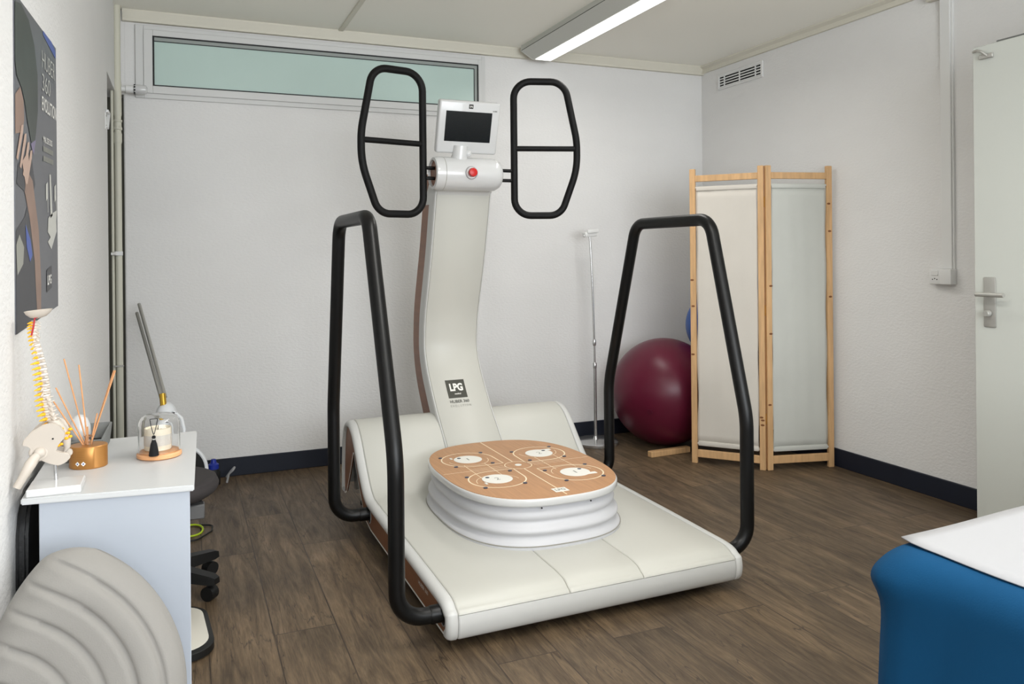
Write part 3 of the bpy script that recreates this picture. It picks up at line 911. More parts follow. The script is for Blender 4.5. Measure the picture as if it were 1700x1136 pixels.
# ------------------------------------------------------------------ folding screen
fs = thing('folding_screen', 'pine folding screen with cream fabric panels in right corner', 'room divider', (-.417, -1.126, 0))
def panel(a, c, fab):
    a, c = Vector(a), Vector(c)
    d_ = (c - a); L_ = d_.length; d_.normalize()
    n_ = Vector((d_.y, -d_.x, 0))
    mt = Matrix((d_, -n_, Vector((0, 0, 1)))).transposed().to_4x4(); mt.translation = a
    def T(bm): bm.transform(mt); return bm
    for x in (0, L_ - .032):
        p_ = link('post', T(box(BM(), x, x + .032, -.011, .011, 0, 1.68, .002, 1)), 'pine', fs, 0)
        b = BM()
        for k in range(3):
            z = random.uniform(.2, 1.5); lathe(b, [(.007, -.0113), (.007, -.0105)], 10, (x + random.uniform(.01, .026), 0, z), 'y', .8, 1.5)
        link_split('wood_knot', T(b), 'knot', p_)
    link('rail', T(box(BM(), .032, L_ - .032, -.009, .009, 1.607, 1.643, .002, 1)), 'pine', fs, 0)
    link('rail', T(box(BM(), .032, L_ - .032, -.009, .009, .035, .078, .002, 1)), 'pine', fs, 0)
    b = BM(); nx, nz = 24, 30; grid = []
    for i in range(nz + 1):
        z = .115 + (1.56 - .115) * i / nz; row = []
        for k in range(nx + 1):
            x = .035 + (L_ - .07) * k / nx
            edge = .004 * math.sin(i * .7 + a.x * 9) * (1 if k in (0, nx) else 0)
            row.append(b.verts.new((x + edge, .0007 * math.sin(k * 1.1 + i * .08) + .0008 * math.sin(k * .37), z)))
        grid.append(row)
    for i in range(nz):
        for k in range(nx): b.faces.new((grid[i][k], grid[i][k + 1], grid[i + 1][k + 1], grid[i + 1][k]))
    fo = link('fabric_panel', T(b), fab, fs, 80)
    md = fo.modifiers.new('thickness', 'SOLIDIFY'); md.thickness = .0015
    b = BM(); tube(b, [(.032, 0, 1.573), (L_ - .032, 0, 1.573)], .0065, seg=10); box(b, .036, L_ - .036, -.007, .007, 1.555, 1.58, .004, 2)
    link('top_hem', T(b), fab, fs)
    b = BM(); box(b, .036, L_ - .036, -.008, .008, .10, .128, .006, 2); tube(b, [(.03, 0, .113), (L_ - .03, 0, .113)], .006, seg=10)
    link('bottom_hem', T(b), fab, fs)
panel((-.270, .311, 0), (-.003, .002, 0), 'linen')
panel((.003, .0, 0), (.388, -.092, 0), 'linen2')
b = BM()
for z in (.25, .85, 1.45): box(b, -.008, .009, .004, .012, z, z + .06, .002, 1)
link_split('hinge', b, 'brass', fs)
pk = tag(link('wooden_plank', box(BM(), -.115, .17, -.02, .02, 0, .034, .003, 1), 'pine', None, 0, (-.735, -.615, 0)), 'short pine plank lying on floor beside the folding screen', 'plank')
pk.rotation_euler = (0, 0, R(3))

# ------------------------------------------------------------------ balls
eb = thing('exercise_ball', 'large burgundy exercise ball on the floor in the corner', 'exercise ball', (-.589, -.388, 0))
b = BM(); ball(b, (0, 0, .333), .333, 48, 32)
link('ball_body', b, 'burgundy', eb, 80)
b = BM(); lathe(b, [(.016, 0), (.016, .003), (.007, .004)], 16)
b.transform(Matrix.Translation((-.245, -.214, .262)) @ Vector((-.245, -.214, -.071)).to_track_quat('Z', 'Y').to_matrix().to_4x4())
link('air_plug', b, 'burgdark', eb)
eb2 = thing('exercise_ball', 'smaller blue exercise ball mostly hidden behind the folding screen', 'exercise ball', (-.235, -.5, .743 - .22))
b = BM(); ball(b, (0, 0, .22), .22, 40, 26); link('ball_body', b, 'blue', eb2, 80)

# ------------------------------------------------------------------ chrome stand
cs = thing('chrome_stand', 'slim chrome pole stand with white clamp head against back wall', 'stand', (-.978, -.20, 0))
b = BM(); lathe(b, [(.138, 0), (.142, .006), (.142, .02), (.128, .027), (.02, .032), (.012, .05)], 40); link('round_base', b, 'chrome', cs, 40)
b = BM(); tube(b, [(0, 0, .03), (-.002, 0, .50)], .0105, seg=14); link('lower_pole', b, 'chrome', cs)
b = BM(); tube(b, [(-.002, 0, .48), (-.004, 0, .62), (-.010, 0, .86), (-.016, 0, 1.05), (-.024, 0, 1.22), (-.03, 0, 1.31)], .0065, seg=12); link('upper_pole', b, 'chrome', cs)
b = BM(); lathe(b, [(.0115, .48), (.0125, .485), (.0125, .51), (.009, .515)], 14, (-.002, 0, 0)); lathe(b, [(.009, .62), (.012, .63), (.012, .65), (.009, .66)], 14, (-.004, 0, 0)); link('pole_collar', b, 'chrome', cs)
b = BM(); box(b, -.05, .035, -.022, .02, -.016, .016, .006, 2); box(b, -.035, .045, -.03, -.016, .006, .03, .004, 2)
b.transform(Matrix.Translation((-.022, 0, 1.325)) @ Matrix.Rotation(R(-6), 4, 'Y')); link('clamp_head', b, 'white', cs)
b = BM(); tube(b, [(-.066, -.012, 1.322), (-.074, -.012, 1.318), (-.075, -.012, 1.312)], .006, seg=8); link('clamp_screw', b, 'chrome', cs)

# ------------------------------------------------------------------ white cabinet
cb = thing('cabinet', 'white cabinet against left wall holding the spine model', 'cabinet', (-3.505, -2.63, 0))
b = prism(BM(), [(.134, -.241), (.136, .25), (-.134, .25), (-.134, -.207)], 0, .738, 'z')
link('carcass', b, 'cabinet', cb, 0)
b = prism(BM(), [(.134, -.256), (.134, -.2413), (-.134, -.2073), (-.134, -.222)], 0, .738, 'z')
bmesh.ops.bevel(b, geom=b.edges[:], offset=.0015, segments=1, affect='EDGES')
link('end_panel', b, 'cabinet', cb, 0)
b = prism(BM(), [(.142, -.266), (.156, .262), (-.165, .258), (-.163, -.228)], .738, .75, 'z')
bmesh.ops.bevel(b, geom=b.edges[:], offset=.002, segments=2, affect='EDGES')
link('worktop', b, 'cabtop', cb, 0)

# ------------------------------------------------------------------ spine model
SPX, SPY = -3.617, -2.795
sp = thing('spine_model', 'small anatomical spine model with pelvis and yellow nerves on cabinet', 'anatomical model', (SPX, SPY, .75))
link('base_plate', box(BM(), -.043, .05, -.062, .016, 0, .015, .002, 1), 'gloss', sp, 0)
b = BM(); tube(b, [(0, 0, .012), (-.002, 0, .10), (-.012, .004, .14)], .0035, seg=10); link('support_rod', b, 'chrome', sp)
spine = [(.002, .015, .075), (.008, .022, .09), (.004, .02, .105), (-.004, .012, .12), (-.013, .004, .150), (-.017, .0, .18), (-.018, .0, .21), (-.022, .003, .24), (-.029, .007, .27), (-.035, .008, .295), (-.037, .004, .318), (-.035, -.001, .335)]
sv = [Vector(q) for q in spine]
def along(t):
    f_ = t * (len(sv) - 1); i = min(int(f_), len(sv) - 2); return sv[i].lerp(sv[i + 1], f_ - i)
NV = 24
for k in range(NV):
    t = .27 + .71 * k / (NV - 1)
    c = along(t); d_ = (along(min(t + .02, 1)) - along(t - .02)).normalized()
    sc = 1.0 - .5 * k / NV
    b = BM()
    lathe(b, [(.0095 * sc, -.0036 * sc), (.0108 * sc, -.003 * sc), (.0092 * sc, 0), (.0108 * sc, .003 * sc), (.0095 * sc, .0036 * sc)], 14)
    tube(b, [(.008 * sc, 0, 0), (.015 * sc, .0, -.002 * sc), (.022 * sc, 0, -.006 * sc)], [.003 * sc, .0028 * sc, .0018 * sc], seg=6)
    tube(b, [(.005 * sc, -.014 * sc, 0), (.006 * sc, 0, 0), (.005 * sc, .014 * sc, 0)], [.0015 * sc, .003 * sc, .0015 * sc], seg=6)
    b.transform(Matrix.Translation(c) @ d_.to_track_quat('Z', 'Y').to_matrix().to_4x4() @ Matrix.Rotation(R(-15), 4, 'Z'))
    link('vertebra', b, 'bone', sp, 60)
    if k < NV - 1:
        b = BM(); c2 = along(t + .71 * .5 / (NV - 1))
        lathe(b, [(.0094 * sc, -.0016), (.0098 * sc, 0), (.0094 * sc, .0016)], 12)
        b.transform(Matrix.Translation(c2) @ d_.to_track_quat('Z', 'Y').to_matrix().to_4x4())
        link('intervertebral_disc', b, 'disc', sp)
    b = BM(); q = c + Vector((-.004, -.006, -.002)) * sc
    ln = .017 if k < 14 else .010
    tube(b, [q, q + Vector((-.006 * sc, -.006, 0)), q + Vector((-ln * .8, -ln * .55, -.002))], [.0026 * sc + .0006, .003 * sc + .0006, .0009], seg=7)
    link('nerve_root', b, 'nerve', sp, 60)
# pelvis: two winged halves grown from a curved sheet, plus sacrum
def hipbone(sg):
    b = BM(); rows = []
    outline = [(x_, .138 - (.138 - z_) * .84) for x_, z_ in [(-.005, .135), (-.022, .131), (-.04, .118), (-.055, .098), (-.058, .085), (-.046, .083), (-.042, .07), (-.036, .058), (-.03, .048), (-.012, .036), (.004, .030), (.016, .036), (.024, .046), (.022, .056), (.01, .060), (-.002, .064), (.002, .08), (.014, .092), (.016, .108), (.008, .126)]]
    th = .0045
    A = [b.verts.new((x + .004, sg * (.014 + .22 * max(0, z - .07)) , z)) for x, z in outline]
    B_ = [b.verts.new((x + .004, sg * (.014 + .22 * max(0, z - .07)) + th * sg * 2, z)) for x, z in outline]
    n = len(outline)
    for k in range(n): b.faces.new((A[k], A[(k + 1) % n], B_[(k + 1) % n], B_[k]))
    b.faces.new(A); b.faces.new(B_)
    bmesh.ops.bevel(b, geom=b.edges[:], offset=.0014, segments=2, affect='EDGES')
    ring = [(-.026 + .013 * math.cos(a), sg * .022, .077 + .013 * math.sin(a)) for a in [2 * PI * k / 18 for k in range(18)]]
    tube(b, ring, .0045, True, 8)
    return b
pv = link('pelvis', hipbone(-1), 'bone', sp, 60)
link('pelvis', hipbone(1), 'bone', sp, 60)
b = BM(); rings = []
for (x, y, z), w_, tt in (((-.004, .0, .135), .017, .012), ((.008, 0, .115), .016, .012), ((.018, 0, .095), .012, .009), ((.020, 0, .078), .007, .006), ((.014, 0, .066), .003, .003)):
    rings.append([Vector((x + tt * math.cos(2 * PI * k / 14), y + w_ * math.sin(2 * PI * k / 14), z)) for k in range(14)])
loft(b, rings); link('sacrum', b, 'bone', sp, 60)
b = BM()
for x, y, z in ((.012, -.014, .118), (.016, -.013, .108), (.020, -.012, .098), (.023, -.010, .108), (.026, -.004, .114), (.026, -.006, .10), (.0, -.016, .088), (.006, -.016, .086), (.011, -.015, .088)):
    ball(b, (x, y, z), .0034, 8, 6, (1.3, 1, .9))
link_split('sacral_nerve', b, 'nerve', sp, 60)
b = BM()
for x, z in ((-.008, .108), (-.001, .103)): lathe(b, [(.0018, 0), (.0018, .0015)], 8, (x, -.031, z), 'y')
link('screw_holes', b, 'dark', pv)
for sg in (-1, 1):
    b = BM(); ball(b, (-.024, sg * .026, .077), .0105, 16, 10)
    tube(b, [(-.024, sg * .026, .077), (-.032, sg * .034, .069), (-.038, sg * .040, .059), (-.048, sg * .042, .040), (-.060, sg * .044, .018)], [.007, .0085, .0105, .008, .0075], seg=12)
    link('femur', b, 'bone', sp, 60)
b = BM(); rings = []
tp = sv[-1]
for r_, h in ((.003, .0), (.014, .003), (.022, .010), (.025, .016), (.0235, .0165), (.018, .011), (.01, .007)):
    rings.append([tp + Vector((.007 + r_ * 1.0 * math.cos(2 * PI * k / 20), r_ * .8 * math.sin(2 * PI * k / 20), h + .003 + .3 * r_ * math.cos(2 * PI * k / 20) * .35)) for k in range(20)])
loft(b, rings); link('skull_plate', b, 'bone', sp, 60)
b = BM(); tube(b, [tp + Vector((-.004, -.007, -.03)), tp + Vector((0, -.009, -.012)), tp + Vector((.002, -.008, .004)), tp + Vector((.02, -.008, .012))], .0016, seg=6); link('artery', b, 'artery', sp)

# ------------------------------------------------------------------ reed diffuser
rd = thing('reed_diffuser', 'gold oval reed diffuser with rattan sticks on white cabinet', 'diffuser', (-3.574, -2.645, .75), R(-8))
link('gold_body', lathe(BM(), [(.036, 0), (.038, .002), (.038, .0465), (.0365, .048), (.0, .0485)][:4] + [(.006, .0482)], 48, (0, 0, 0), 'z', 1.0, .82), 'gold', rd, 40)
b = BM(); lathe(b, [(.009, .048), (.009, .052), (.0075, .054), (.0075, .064), (.0095, .065), (.0095, .068), (.007, .0685)], 24); link('glass_neck', b, 'glass', rd, 50)
b = BM()
for k in range(7):
    z = .016 + k * .0038
    ribbon(b, [(.0384 * math.cos(a), .0384 * .82 * math.sin(a), z) for a in [R(-165 + 75 * j / 10) for j in range(11)]], .0006, (0, -1, 0))
link('printed_text_lines', b, 'golddark', rd, 0)
for a_ in (-112, -94):
    a = R(a_); c = Vector((.0388 * math.cos(a), .0388 * .82 * math.sin(a), .013)); tn = Vector((-math.sin(a), .82 * math.cos(a), 0)).normalized()
    b = BM(); b.faces.new([b.verts.new(c + q) for q in (tn * .005, Vector((0, 0, .005)), tn * -.005, Vector((0, 0, -.005)))])
    hz = link('hazard_mark', b, 'padwhite', rd, 0)
    b = BM(); nn = Vector((math.cos(a), math.sin(a), 0)) * .0004
    b.faces.new([b.verts.new(c + nn + q) for q in (tn * .0018, Vector((0, 0, .002)), tn * -.0018, Vector((0, 0, -.002)))])
    link('hazard_symbol', b, 'bluecap', hz, 0)
for tx, ty, tz in ((-.052, .02, .235), (-.020, .01, .222), (.048, .02, .205), (.053, .01, .206), (-.062, -.004, .176), (-.066, -.012, .15), (.018, .0, .115), (-.004, .01, .085)):
    b = BM(); tube(b, [(-tx * .08, -ty * .1, .02), (tx, ty, tz)], .0016, seg=8); link('reed', b, 'reed', rd)

# ------------------------------------------------------------------ glass cloche, candle, tassel
cl = thing('glass_cloche', 'clear glass dome on a pale wooden base on white cabinet', 'cloche', (-3.433, -2.615, .75))
b = BM(); lathe(b, [(.044, 0), (.048, .003), (.048, .009), (.045, .012), (.042, .012), (.042, .015), (.038, .0155)], 40); link('wooden_base', b, 'amber', cl, 40)
b = BM()
outer = [(.0445, .013), (.0445, .07), (.043, .082), (.038, .091), (.028, .0965), (.012, .0985), (.002, .0988)]
inner_ = [(.002, .0965), (.012, .0962), (.027, .0943), (.0365, .0892), (.041, .081), (.0427, .07), (.0427, .013)]
lathe(b, outer + inner_, 40, caps=False)
link('glass_dome', b, 'glass', cl, 60)
ca = thing('candle', 'cream candle in a glass jar under the glass dome', 'candle', (-3.436, -2.610, .7655))
b = BM(); lathe(b, [(.027, 0), (.029, .002), (.029, .05), (.0265, .05), (.0265, .046), (.004, .045)], 28); link('wax_fill', b, 'wax', ca, 40)
b = BM(); lathe(b, [(.0296, 0.012), (.0297, .012), (.0297, .036), (.0296, .036)], 28, caps=False); link('paper_band', b, 'linen', ca, 40)
b = BM(); tube(b, [(0, 0, .044), (.001, 0, .054)], .0008, seg=6); link('wick', b, 'dark', ca)
ts = thing('tassel', 'black tassel hanging on a beaded loop from the glass dome', 'tassel', (-3.443, -2.665, .764))
b = BM(); lathe(b, [(.0105, 0), (.0098, .008), (.0068, .026), (.004, .034), (.0035, .036)], 16); link('tassel_skirt', b, 'tassel', ts)
b = BM(); ball(b, (0, 0, .041), .0042, 12, 8); link('tassel_knot', b, 'tassel', ts)
b = BM(); lathe(b, [(.0042, .0355), (.0042, .038)], 12); link('tassel_band', b, 'steel', ts)
b = BM(); tube(b, fillet([(0, 0, .044), (-.0055, .003, .066), (-.008, .012, .0795), (.008, .012, .0795), (.0055, .003, .066)], .001, 3, True), .0008, True, 6); link('beaded_loop', b, 'tassel', ts)

# ------------------------------------------------------------------ dark tray and white humidifier behind
tr = thing('document_tray', 'black open tray with grey sloping rim behind the diffuser', 'tray', (-3.602, -2.488, .75), R(-1))
b = BM()
o_, i_ = (-.05, .055, -.115, .095), (-.032, .036, -.095, .075)
def rectring(q, z): return [Vector((q[0], q[2], z)), Vector((q[1], q[2], z)), Vector((q[1], q[3], z)), Vector((q[0], q[3], z))]
loft(b, [rectring((-.046, .05, -.108, .088), 0), rectring(o_, .046), rectring((-.047, .051, -.112, .092), .048), rectring(i_, .012)])
link('rim', b, 'greybevel', tr, 0)
link('tray_floor', box(BM(), -.031, .035, -.094, .074, .0118, .0135), 'plastic', tr, 0)
hm = tag(link('humidifier', lathe(BM(), [(.016, 0), (.022, .004), (.025, .02), (.023, .04), (.017, .056), (.008, .064), (.002, .066)], 28), 'gloss', None, 60, (-3.612, -2.44, .763)), 'white rounded plastic vessel behind the reed diffuser', 'vessel')
hm.name = 'white_vessel'

# ------------------------------------------------------------------ cushion and black chair
def cushion():
    b = BM(); NT, NS = 90, 90
    U0, V0, RO = -3.705, .42, .325
    def thmax(s_):
        k_ = max(0, (s_ - .86) / .14)
        return R(66.5) + R(26) * max(0, 1 - s_) ** .8 - R(9) * k_ ** 2.4
    def pt(t, s_, side):
        tm = thmax(s_); th = R(-80) + t * (tm - R(-80))
        rad = RO * s_ * (1 + .02 * math.sin(th * 2 + .5))
        u = U0 + rad * math.cos(th) * (.99 if th > 0 else 1.0); vv = V0 + rad * math.sin(th) * (.94 if th > 0 else 1.28)
        def soft(x, w_): x = min(1, max(0, x / w_)); return math.sqrt(1 - (1 - x) ** 2)
        h = .055 * soft(1 - s_, .2) * soft(1 - t, .14) * soft(t, .1)
        if side > 0:
            sw = s_ + .008 * math.sin(th * 2.2 + .6)
            fade = min(1, max(0, (1 - t) / .03)) * min(1, t / .1)
            for q in (.895, .765, .62, .465, .30):                   # stitched channels
                d_ = sw - q
                h -= fade * (.0075 * math.exp(-(d_ / .016) ** 2) + (.006 * math.exp(-d_ / .055) if d_ > 0 else 0) - (.003 * math.exp(d_ / .06) if d_ < 0 else 0))
            h += .003 * math.sin(41 * s_ + 8 * t) * math.exp(-((1 - t) / .09) ** 2) * soft(1 - t, .05)
        vv = max(vv, .002); u = max(u, -3.684)
        y = -2.985 - (.7 - vv) * .22 - side * h
        return (u, y, vv)
    F = [[b.verts.new(pt(i / NT, .02 + .98 * k / NS, 1)) for k in range(NS + 1)] for i in range(NT + 1)]
    B_ = [[b.verts.new(pt(i / NT, .02 + .98 * k / NS, -1)) for k in range(NS + 1)] for i in range(NT + 1)]
    for G in (F, B_):
        for i in range(NT):
            for k in range(NS): b.faces.new((G[i][k], G[i + 1][k], G[i + 1][k + 1], G[i][k + 1]))
    bmesh.ops.remove_doubles(b, verts=b.verts[:], dist=.0006)
    return b
cu = thing('cushion', 'grey quilted cushion with curved channels leaning against the white cabinet', 'cushion', (0, 0, 0))
link('quilted_cover', cushion(), 'cushion', cu, 180)
bg_ = thing('flat_bag', 'flat black bag standing in the gap between left wall and white cabinet', 'bag', (-3.68, -2.62, 0))
b = BM(); prism(b, [(.17, .0), (.17, .70), (.0, .725), (-.10, .722), (-.145, .70), (-.165, .66), (-.17, .5), (-.20, .1), (-.20, 0)], -.009, .012, 'x')
bmesh.ops.bevel(b, geom=b.edges[:], offset=.006, segments=2, affect='EDGES')
link('bag_body', b, 'bag', bg_, 50)
b = BM(); tube(b, fillet([(.0015, -.10, .715), (.0015, -.08, .735), (.0015, .02, .735), (.0015, .04, .715)], .01, 4), .004, seg=8); link('bag_strap', b, 'bag', bg_)

# ------------------------------------------------------------------ rolling stool, scale, hose, vacuum, bottle
st = thing('rolling_stool', 'charcoal round stool on black wheeled base behind white cabinet', 'stool', (-3.462, -1.5, 0))
b = BM(); lathe(b, smooth_path([(.01, .345), (.15, .345), (.185, .355), (.2, .375), (.195, .395), (.17, .41), (.01, .415)], 4), 40); link('seat', b, 'stool', st, 60)
b = BM(); lathe(b, [(.14, .33), (.15, .345)], 30); box(b, .02, .14, -.06, -.03, .30, .335, .003, 1); link('seat_plate', b, 'plastic', st)
b = BM(); lathe(b, [(.03, .07), (.03, .2), (.022, .2), (.022, .32)], 20); link('gas_lift', b, 'mechanism', st)
link('height_lever_box', box(BM(), .095, .148, -.12, -.07, .285, .335, .004, 1), 'mechanism', st)
for k in range(5):
    a = R(-38 + 72 * k)
    d_ = Vector((math.cos(a), math.sin(a), 0)); s_ = Vector((-d_.y, d_.x, 0))
    b = BM(); rings = []
    for t, w_, z0, z1 in ((.03, .03, .06, .11), (.12, .026, .06, .10), (.215, .022, .058, .088), (.235, .016, .06, .08)):
        rings.append([d_ * t + s_ * -w_ + Vector((0, 0, z0)), d_ * t + s_ * w_ + Vector((0, 0, z0)), d_ * t + s_ * w_ * .8 + Vector((0, 0, z1)), d_ * t + s_ * -w_ * .8 + Vector((0, 0, z1))])
    loft(b, rings); lg_ = link('base_leg', b, 'plastic', st, 30)
    b = BM(); c = d_ * .205
    tube(b, [c + Vector((0, 0, .06)), c + Vector((0, 0, .03))], .006, seg=8)
    tube(b, [c + s_ * -.018 + Vector((0, 0, .025)), c + s_ * .018 + Vector((0, 0, .025))], .025, seg=16)
    link('caster', b, 'plastic', lg_)
sc_ = thing('bathroom_scale', 'ivory topped floor scale with black rim beside white cabinet', 'scale', (-3.463, -1.9, 0), R(4))
def rrect(hx, hy, r_, n=8):
    o = []
    for cx, cy, a0 in ((hx - r_, hy - r_, 0), (-hx + r_, hy - r_, 90), (-hx + r_, -hy + r_, 180), (hx - r_, -hy + r_, 270)):
        o += [(cx + r_ * math.cos(R(a0 + 90 * k / n)), cy + r_ * math.sin(R(a0 + 90 * k / n))) for k in range(n + 1)]
    return o
b = BM(); loft(b, [[Vector((x, y, z)) for x, y in rrect(.158 - i, .18 - i, .085)] for i, z in ((.012, 0), (0, .006), (0, .026), (.006, .031))]); link('rim', b, 'plastic', sc_, 40)
b = BM(); loft(b, [[Vector((x, y, z)) for x, y in rrect(.143 - i, .163 - i, .078)] for i, z in ((0, .03), (0, .0325), (.002, .0335))]); link('glass_top', b, 'scaletop', sc_, 40)
b = BM(); tube(b, [(-3.36 + .055 * math.cos(a), -.86 + .075 * math.sin(a), .006 + .002 * math.sin(a * 2)) for a in [2 * PI * k / 30 for k in range(30)]], .0045, True, 8)
tag(link('lime_hose', b, 'lime', None, 60), 'lime green hose loop lying on floor near the stool', 'hose')
b = BM(); tube(b, fillet([(-3.46, -.72, .005), (-3.33, -.79, .005), (-3.262, -.82, .005), (-3.27, -.90, .005), (-3.33, -.99, .005), (-3.46, -1.0, .005)], .03, 5), .0035, seg=8)
tag(link('black_cable', b, 'plastic', None, 60), 'thin black cable looping on the floor around the lime hose', 'cable')
vc = thing('vacuum_cleaner', 'white upright vacuum cleaner with black wheel behind white cabinet', 'vacuum cleaner', (-3.452, -.62, 0))
b = BM(); lathe(b, smooth_path([(.03, .04), (.10, .05), (.125, .10), (.125, .30), (.11, .40), (.075, .49), (.045, .525), (.01, .537)], 4), 32, (0, 0, 0), 'z', .62, .85); link('body', b, 'vac', vc, 60)
wc = Vector((.052, -.13, .236)); wn = Vector((.35, -1, .15)).normalized(); wq = wn.to_track_quat('Z', 'Y').to_matrix().to_4x4()
b = BM(); lathe(b, [(.118, -.025), (.124, -.02), (.124, .015), (.118, .02), (.03, .022)], 40); b.transform(Matrix.Translation(wc) @ wq); wh = link('wheel', b, 'plastic', vc, 40)
b = BM(); lathe(b, [(.108, .0205), (.112, .026), (.122, .024), (.1265, .014), (.1255, .012), (.119, .019)], 48, caps=False); b.transform(Matrix.Translation(wc) @ wq); link('white_ring', b, 'vac', wh, 60)
b = BM()
for k in range(6): obox(b, (0, 0, .0225), (.1 * math.cos(k * PI / 3), .1 * math.sin(k * PI / 3), .0225), .0025, .002)
b.transform(Matrix.Translation(wc) @ wq); link('wheel_spokes', b, 'printgrey', wh, 0)
b = BM(); tube(b, [(.03, -.05, .50), (.065, -.075, .47), (.075, -.09, .42), (.07, -.1, .36)], .008, seg=10); link('carry_handle', b, 'vac', vc)
b = BM(); box(b, .015, .045, -.063, -.055, .488, .498, .002, 1); link('dark_badge', b, 'plastic', vc)
b = BM(); tube(b, [(-.012, -.02, .525), (-.016, 0, .575)], .014, seg=12); link('brass_clip', b, 'brass', vc)
b = BM(); tube(b, [(-.004, -.004, .56), (-.132, .50, .965)], .0085, seg=12); tube(b, [(-.022, .0, .56), (-.142, .49, .92)], .0085, seg=12); link('chrome_tube', b, 'steel', vc)
bt = thing('small_bottle', 'small black bottle with blue cap on floor by back baseboard', 'bottle', (-3.235, -.14, 0))
b = BM(); lathe(b, [(.03, 0), (.034, .004), (.034, .07), (.026, .082), (.026, .085)], 20); link('bottle_body', b, 'plastic', bt, 40)
b = BM(); lathe(b, [(.027, .085), (.027, .108), (.016, .116), (.012, .135), (.004, .136)], 20); link('cap', b, 'bluecap', bt, 40)
pc = thing('plastic_clip', 'crumpled clear plastic clip beside the small blue-capped bottle', 'clip', (-3.17, -.15, 0))
b = BM(); tube(b, fillet([(0, 0, .006), (.01, 0, .05), (.03, -.01, .07), (.045, .0, .09), (.02, .01, .06), (.0, .02, .03)], .008, 4), .006, seg=8); link('clip_body', b, 'ring', pc)

# ------------------------------------------------------------------ treatment table
tt = thing('treatment_table', 'treatment table with petrol blue terry cover at bottom right', 'table', (-2.338, -4.406, 0), R(4))
b = BM()
LX, LY = 1.8, .74
def tcover():
    """fitted cover: a closed ring lofted from the top over a rounded edge down to the hem"""
    b = BM(); rings = []
    N = 160
    prof = [(.16, .748), (.06, .748), (.036, .7465), (.02, .741), (.008, .730), (.001, .714), (-.001, .695), (.0, .67), (.0, .63), (-.002, .58), (-.004, .53), (-.007, .47), (-.010, .40), (-.012, .34)]
    prof = smooth_path(prof, 3)
    for j, (ins, z) in enumerate(prof):
        ring = []
        pts = rrect(LX / 2 - ins, LY / 2 - ins, .05 if ins < .05 else .02, 10)
        # resample evenly
        Ls = [0]
        for k in range(len(pts)):
            a, c = pts[k], pts[(k + 1) % len(pts)]; Ls.append(Ls[-1] + math.hypot(c[0] - a[0], c[1] - a[1]))
        for q in range(N):
            s_ = Ls[-1] * q / N
            k = max(i for i in range(len(pts)) if Ls[i] <= s_)
            a, c = pts[k], pts[(k + 1) % len(pts)]; t = (s_ - Ls[k]) / max(1e-9, Ls[k + 1] - Ls[k])
            x, y = a[0] + (c[0] - a[0]) * t, a[1] + (c[1] - a[1]) * t
            dn = max(0, (.74 - z)) / .38
            l = math.hypot(x, y)
            wave = .007 * dn * math.sin(q * .9) + .004 * dn * math.sin(q * 2.3 + j * .3)
            # gathered bulge at the corner
            cd = math.hypot(x + LX / 2, y - LY / 2)
            bul = .014 * math.exp(-(cd / .08) ** 2) * math.exp(-((z - .698) / .03) ** 2)
            ring.append(Vector((x + LX / 2 + (x / l) * wave - bul, y + LY / 2 + (y / l) * wave * .5 + bul * .6, z)))
        rings.append(ring)
    loft(b, rings, True, False)
    b.faces.new([v_ for v_ in b.verts[:N]])
    return b
co_ = link('terry_cover', tcover(), 'terry', tt, 70)
link('padded_top', box(BM(), .03, LX - .03, .03, LY - .03, .655, .735, .02, 3), 'bag', tt)
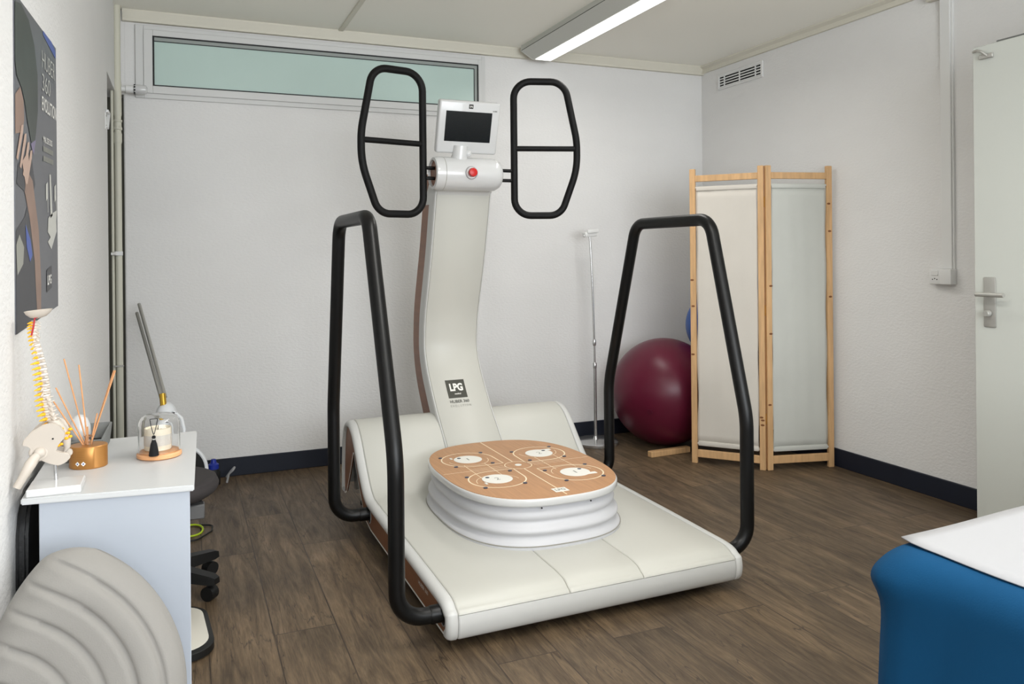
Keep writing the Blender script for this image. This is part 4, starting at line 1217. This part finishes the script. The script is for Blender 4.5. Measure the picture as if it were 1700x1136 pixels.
for x in (.12, LX - .12):
    for y in (.1, LY - .1):
        link('leg', box(BM(), x - .025, x + .025, y - .025, y + .025, 0, .66, .003, 1), 'pine', tt, 0)
    link('leg_brace', box(BM(), x - .015, x + .015, .12, LY - .12, .2, .25, .003, 1), 'pine', tt, 0)
b = BM(); nx, ny = 60, 30; grid = []
for i in range(nx + 1):
    row = []
    for k in range(ny + 1):
        x = .042 + (LX - .08) * i / nx; y = .02 + (LY - .012) * k / ny
        x += .004 * math.exp(-(i / 2) ** 2) * math.sin(k * .5)
        if k > ny - 3: x += .028 * math.exp(-(i / 2.2) ** 2) * ((k - ny + 3) / 3) ** 2
        z = .7512 + .0008 * math.sin(i * .5 + k * .3)
        y = min(y, LY - .014)
        if k == ny: z -= .005
        row.append(b.verts.new((x, y, z)))
    grid.append(row)
for i in range(nx):
    for k in range(ny): b.faces.new((grid[i][k], grid[i + 1][k], grid[i + 1][k + 1], grid[i][k + 1]))
sh_ = link('bed_sheet', b, 'sheet', None, 70, (-2.338, -4.406, 0)); sh_.rotation_euler = (0, 0, R(4))
tag(sh_, 'white sheet spread over the blue treatment table', 'sheet')
md = sh_.modifiers.new('thickness', 'SOLIDIFY'); md.thickness = .0015

# ------------------------------------------------------------------ light
def area(name, loc, rot, sx, sy, power, col, spread=180):
    l = bpy.data.lights.new(name, 'AREA'); l.shape = 'RECTANGLE'; l.size = sx; l.size_y = sy; l.energy = power; l.color = col
    l.spread = R(spread)
    o = bpy.data.objects.new(name, l); COL.objects.link(o); o.location = loc; o.rotation_euler = rot
    return o
area('window_daylight', (-2.1, YF - .02, 1.55), (R(101), 0, 0), 2.7, 1.5, 138, (.92, .96, 1.0))
area('ceiling_area_light', (-2.3, -3.2, 2.40), (0, 0, 0), .2, 1.4, 23, (1, .97, .93), 150)  # added lamp without a fixture, brightens the room from above
area('ceiling_area_light', (-1.285, -1.15, 2.405), (0, 0, 0), .1, 1.0, 9, (1, .97, .93), 165)
wd = bpy.data.worlds.new('world'); S.world = wd; wd.use_nodes = True
bg = wd.node_tree.nodes['Background']
bg.inputs[0].default_value = (.8, .88, 1, 1); bg.inputs[1].default_value = .6
S.view_settings.view_transform = 'Standard'
S.view_settings.look = 'None'
S.view_settings.exposure = -0.07
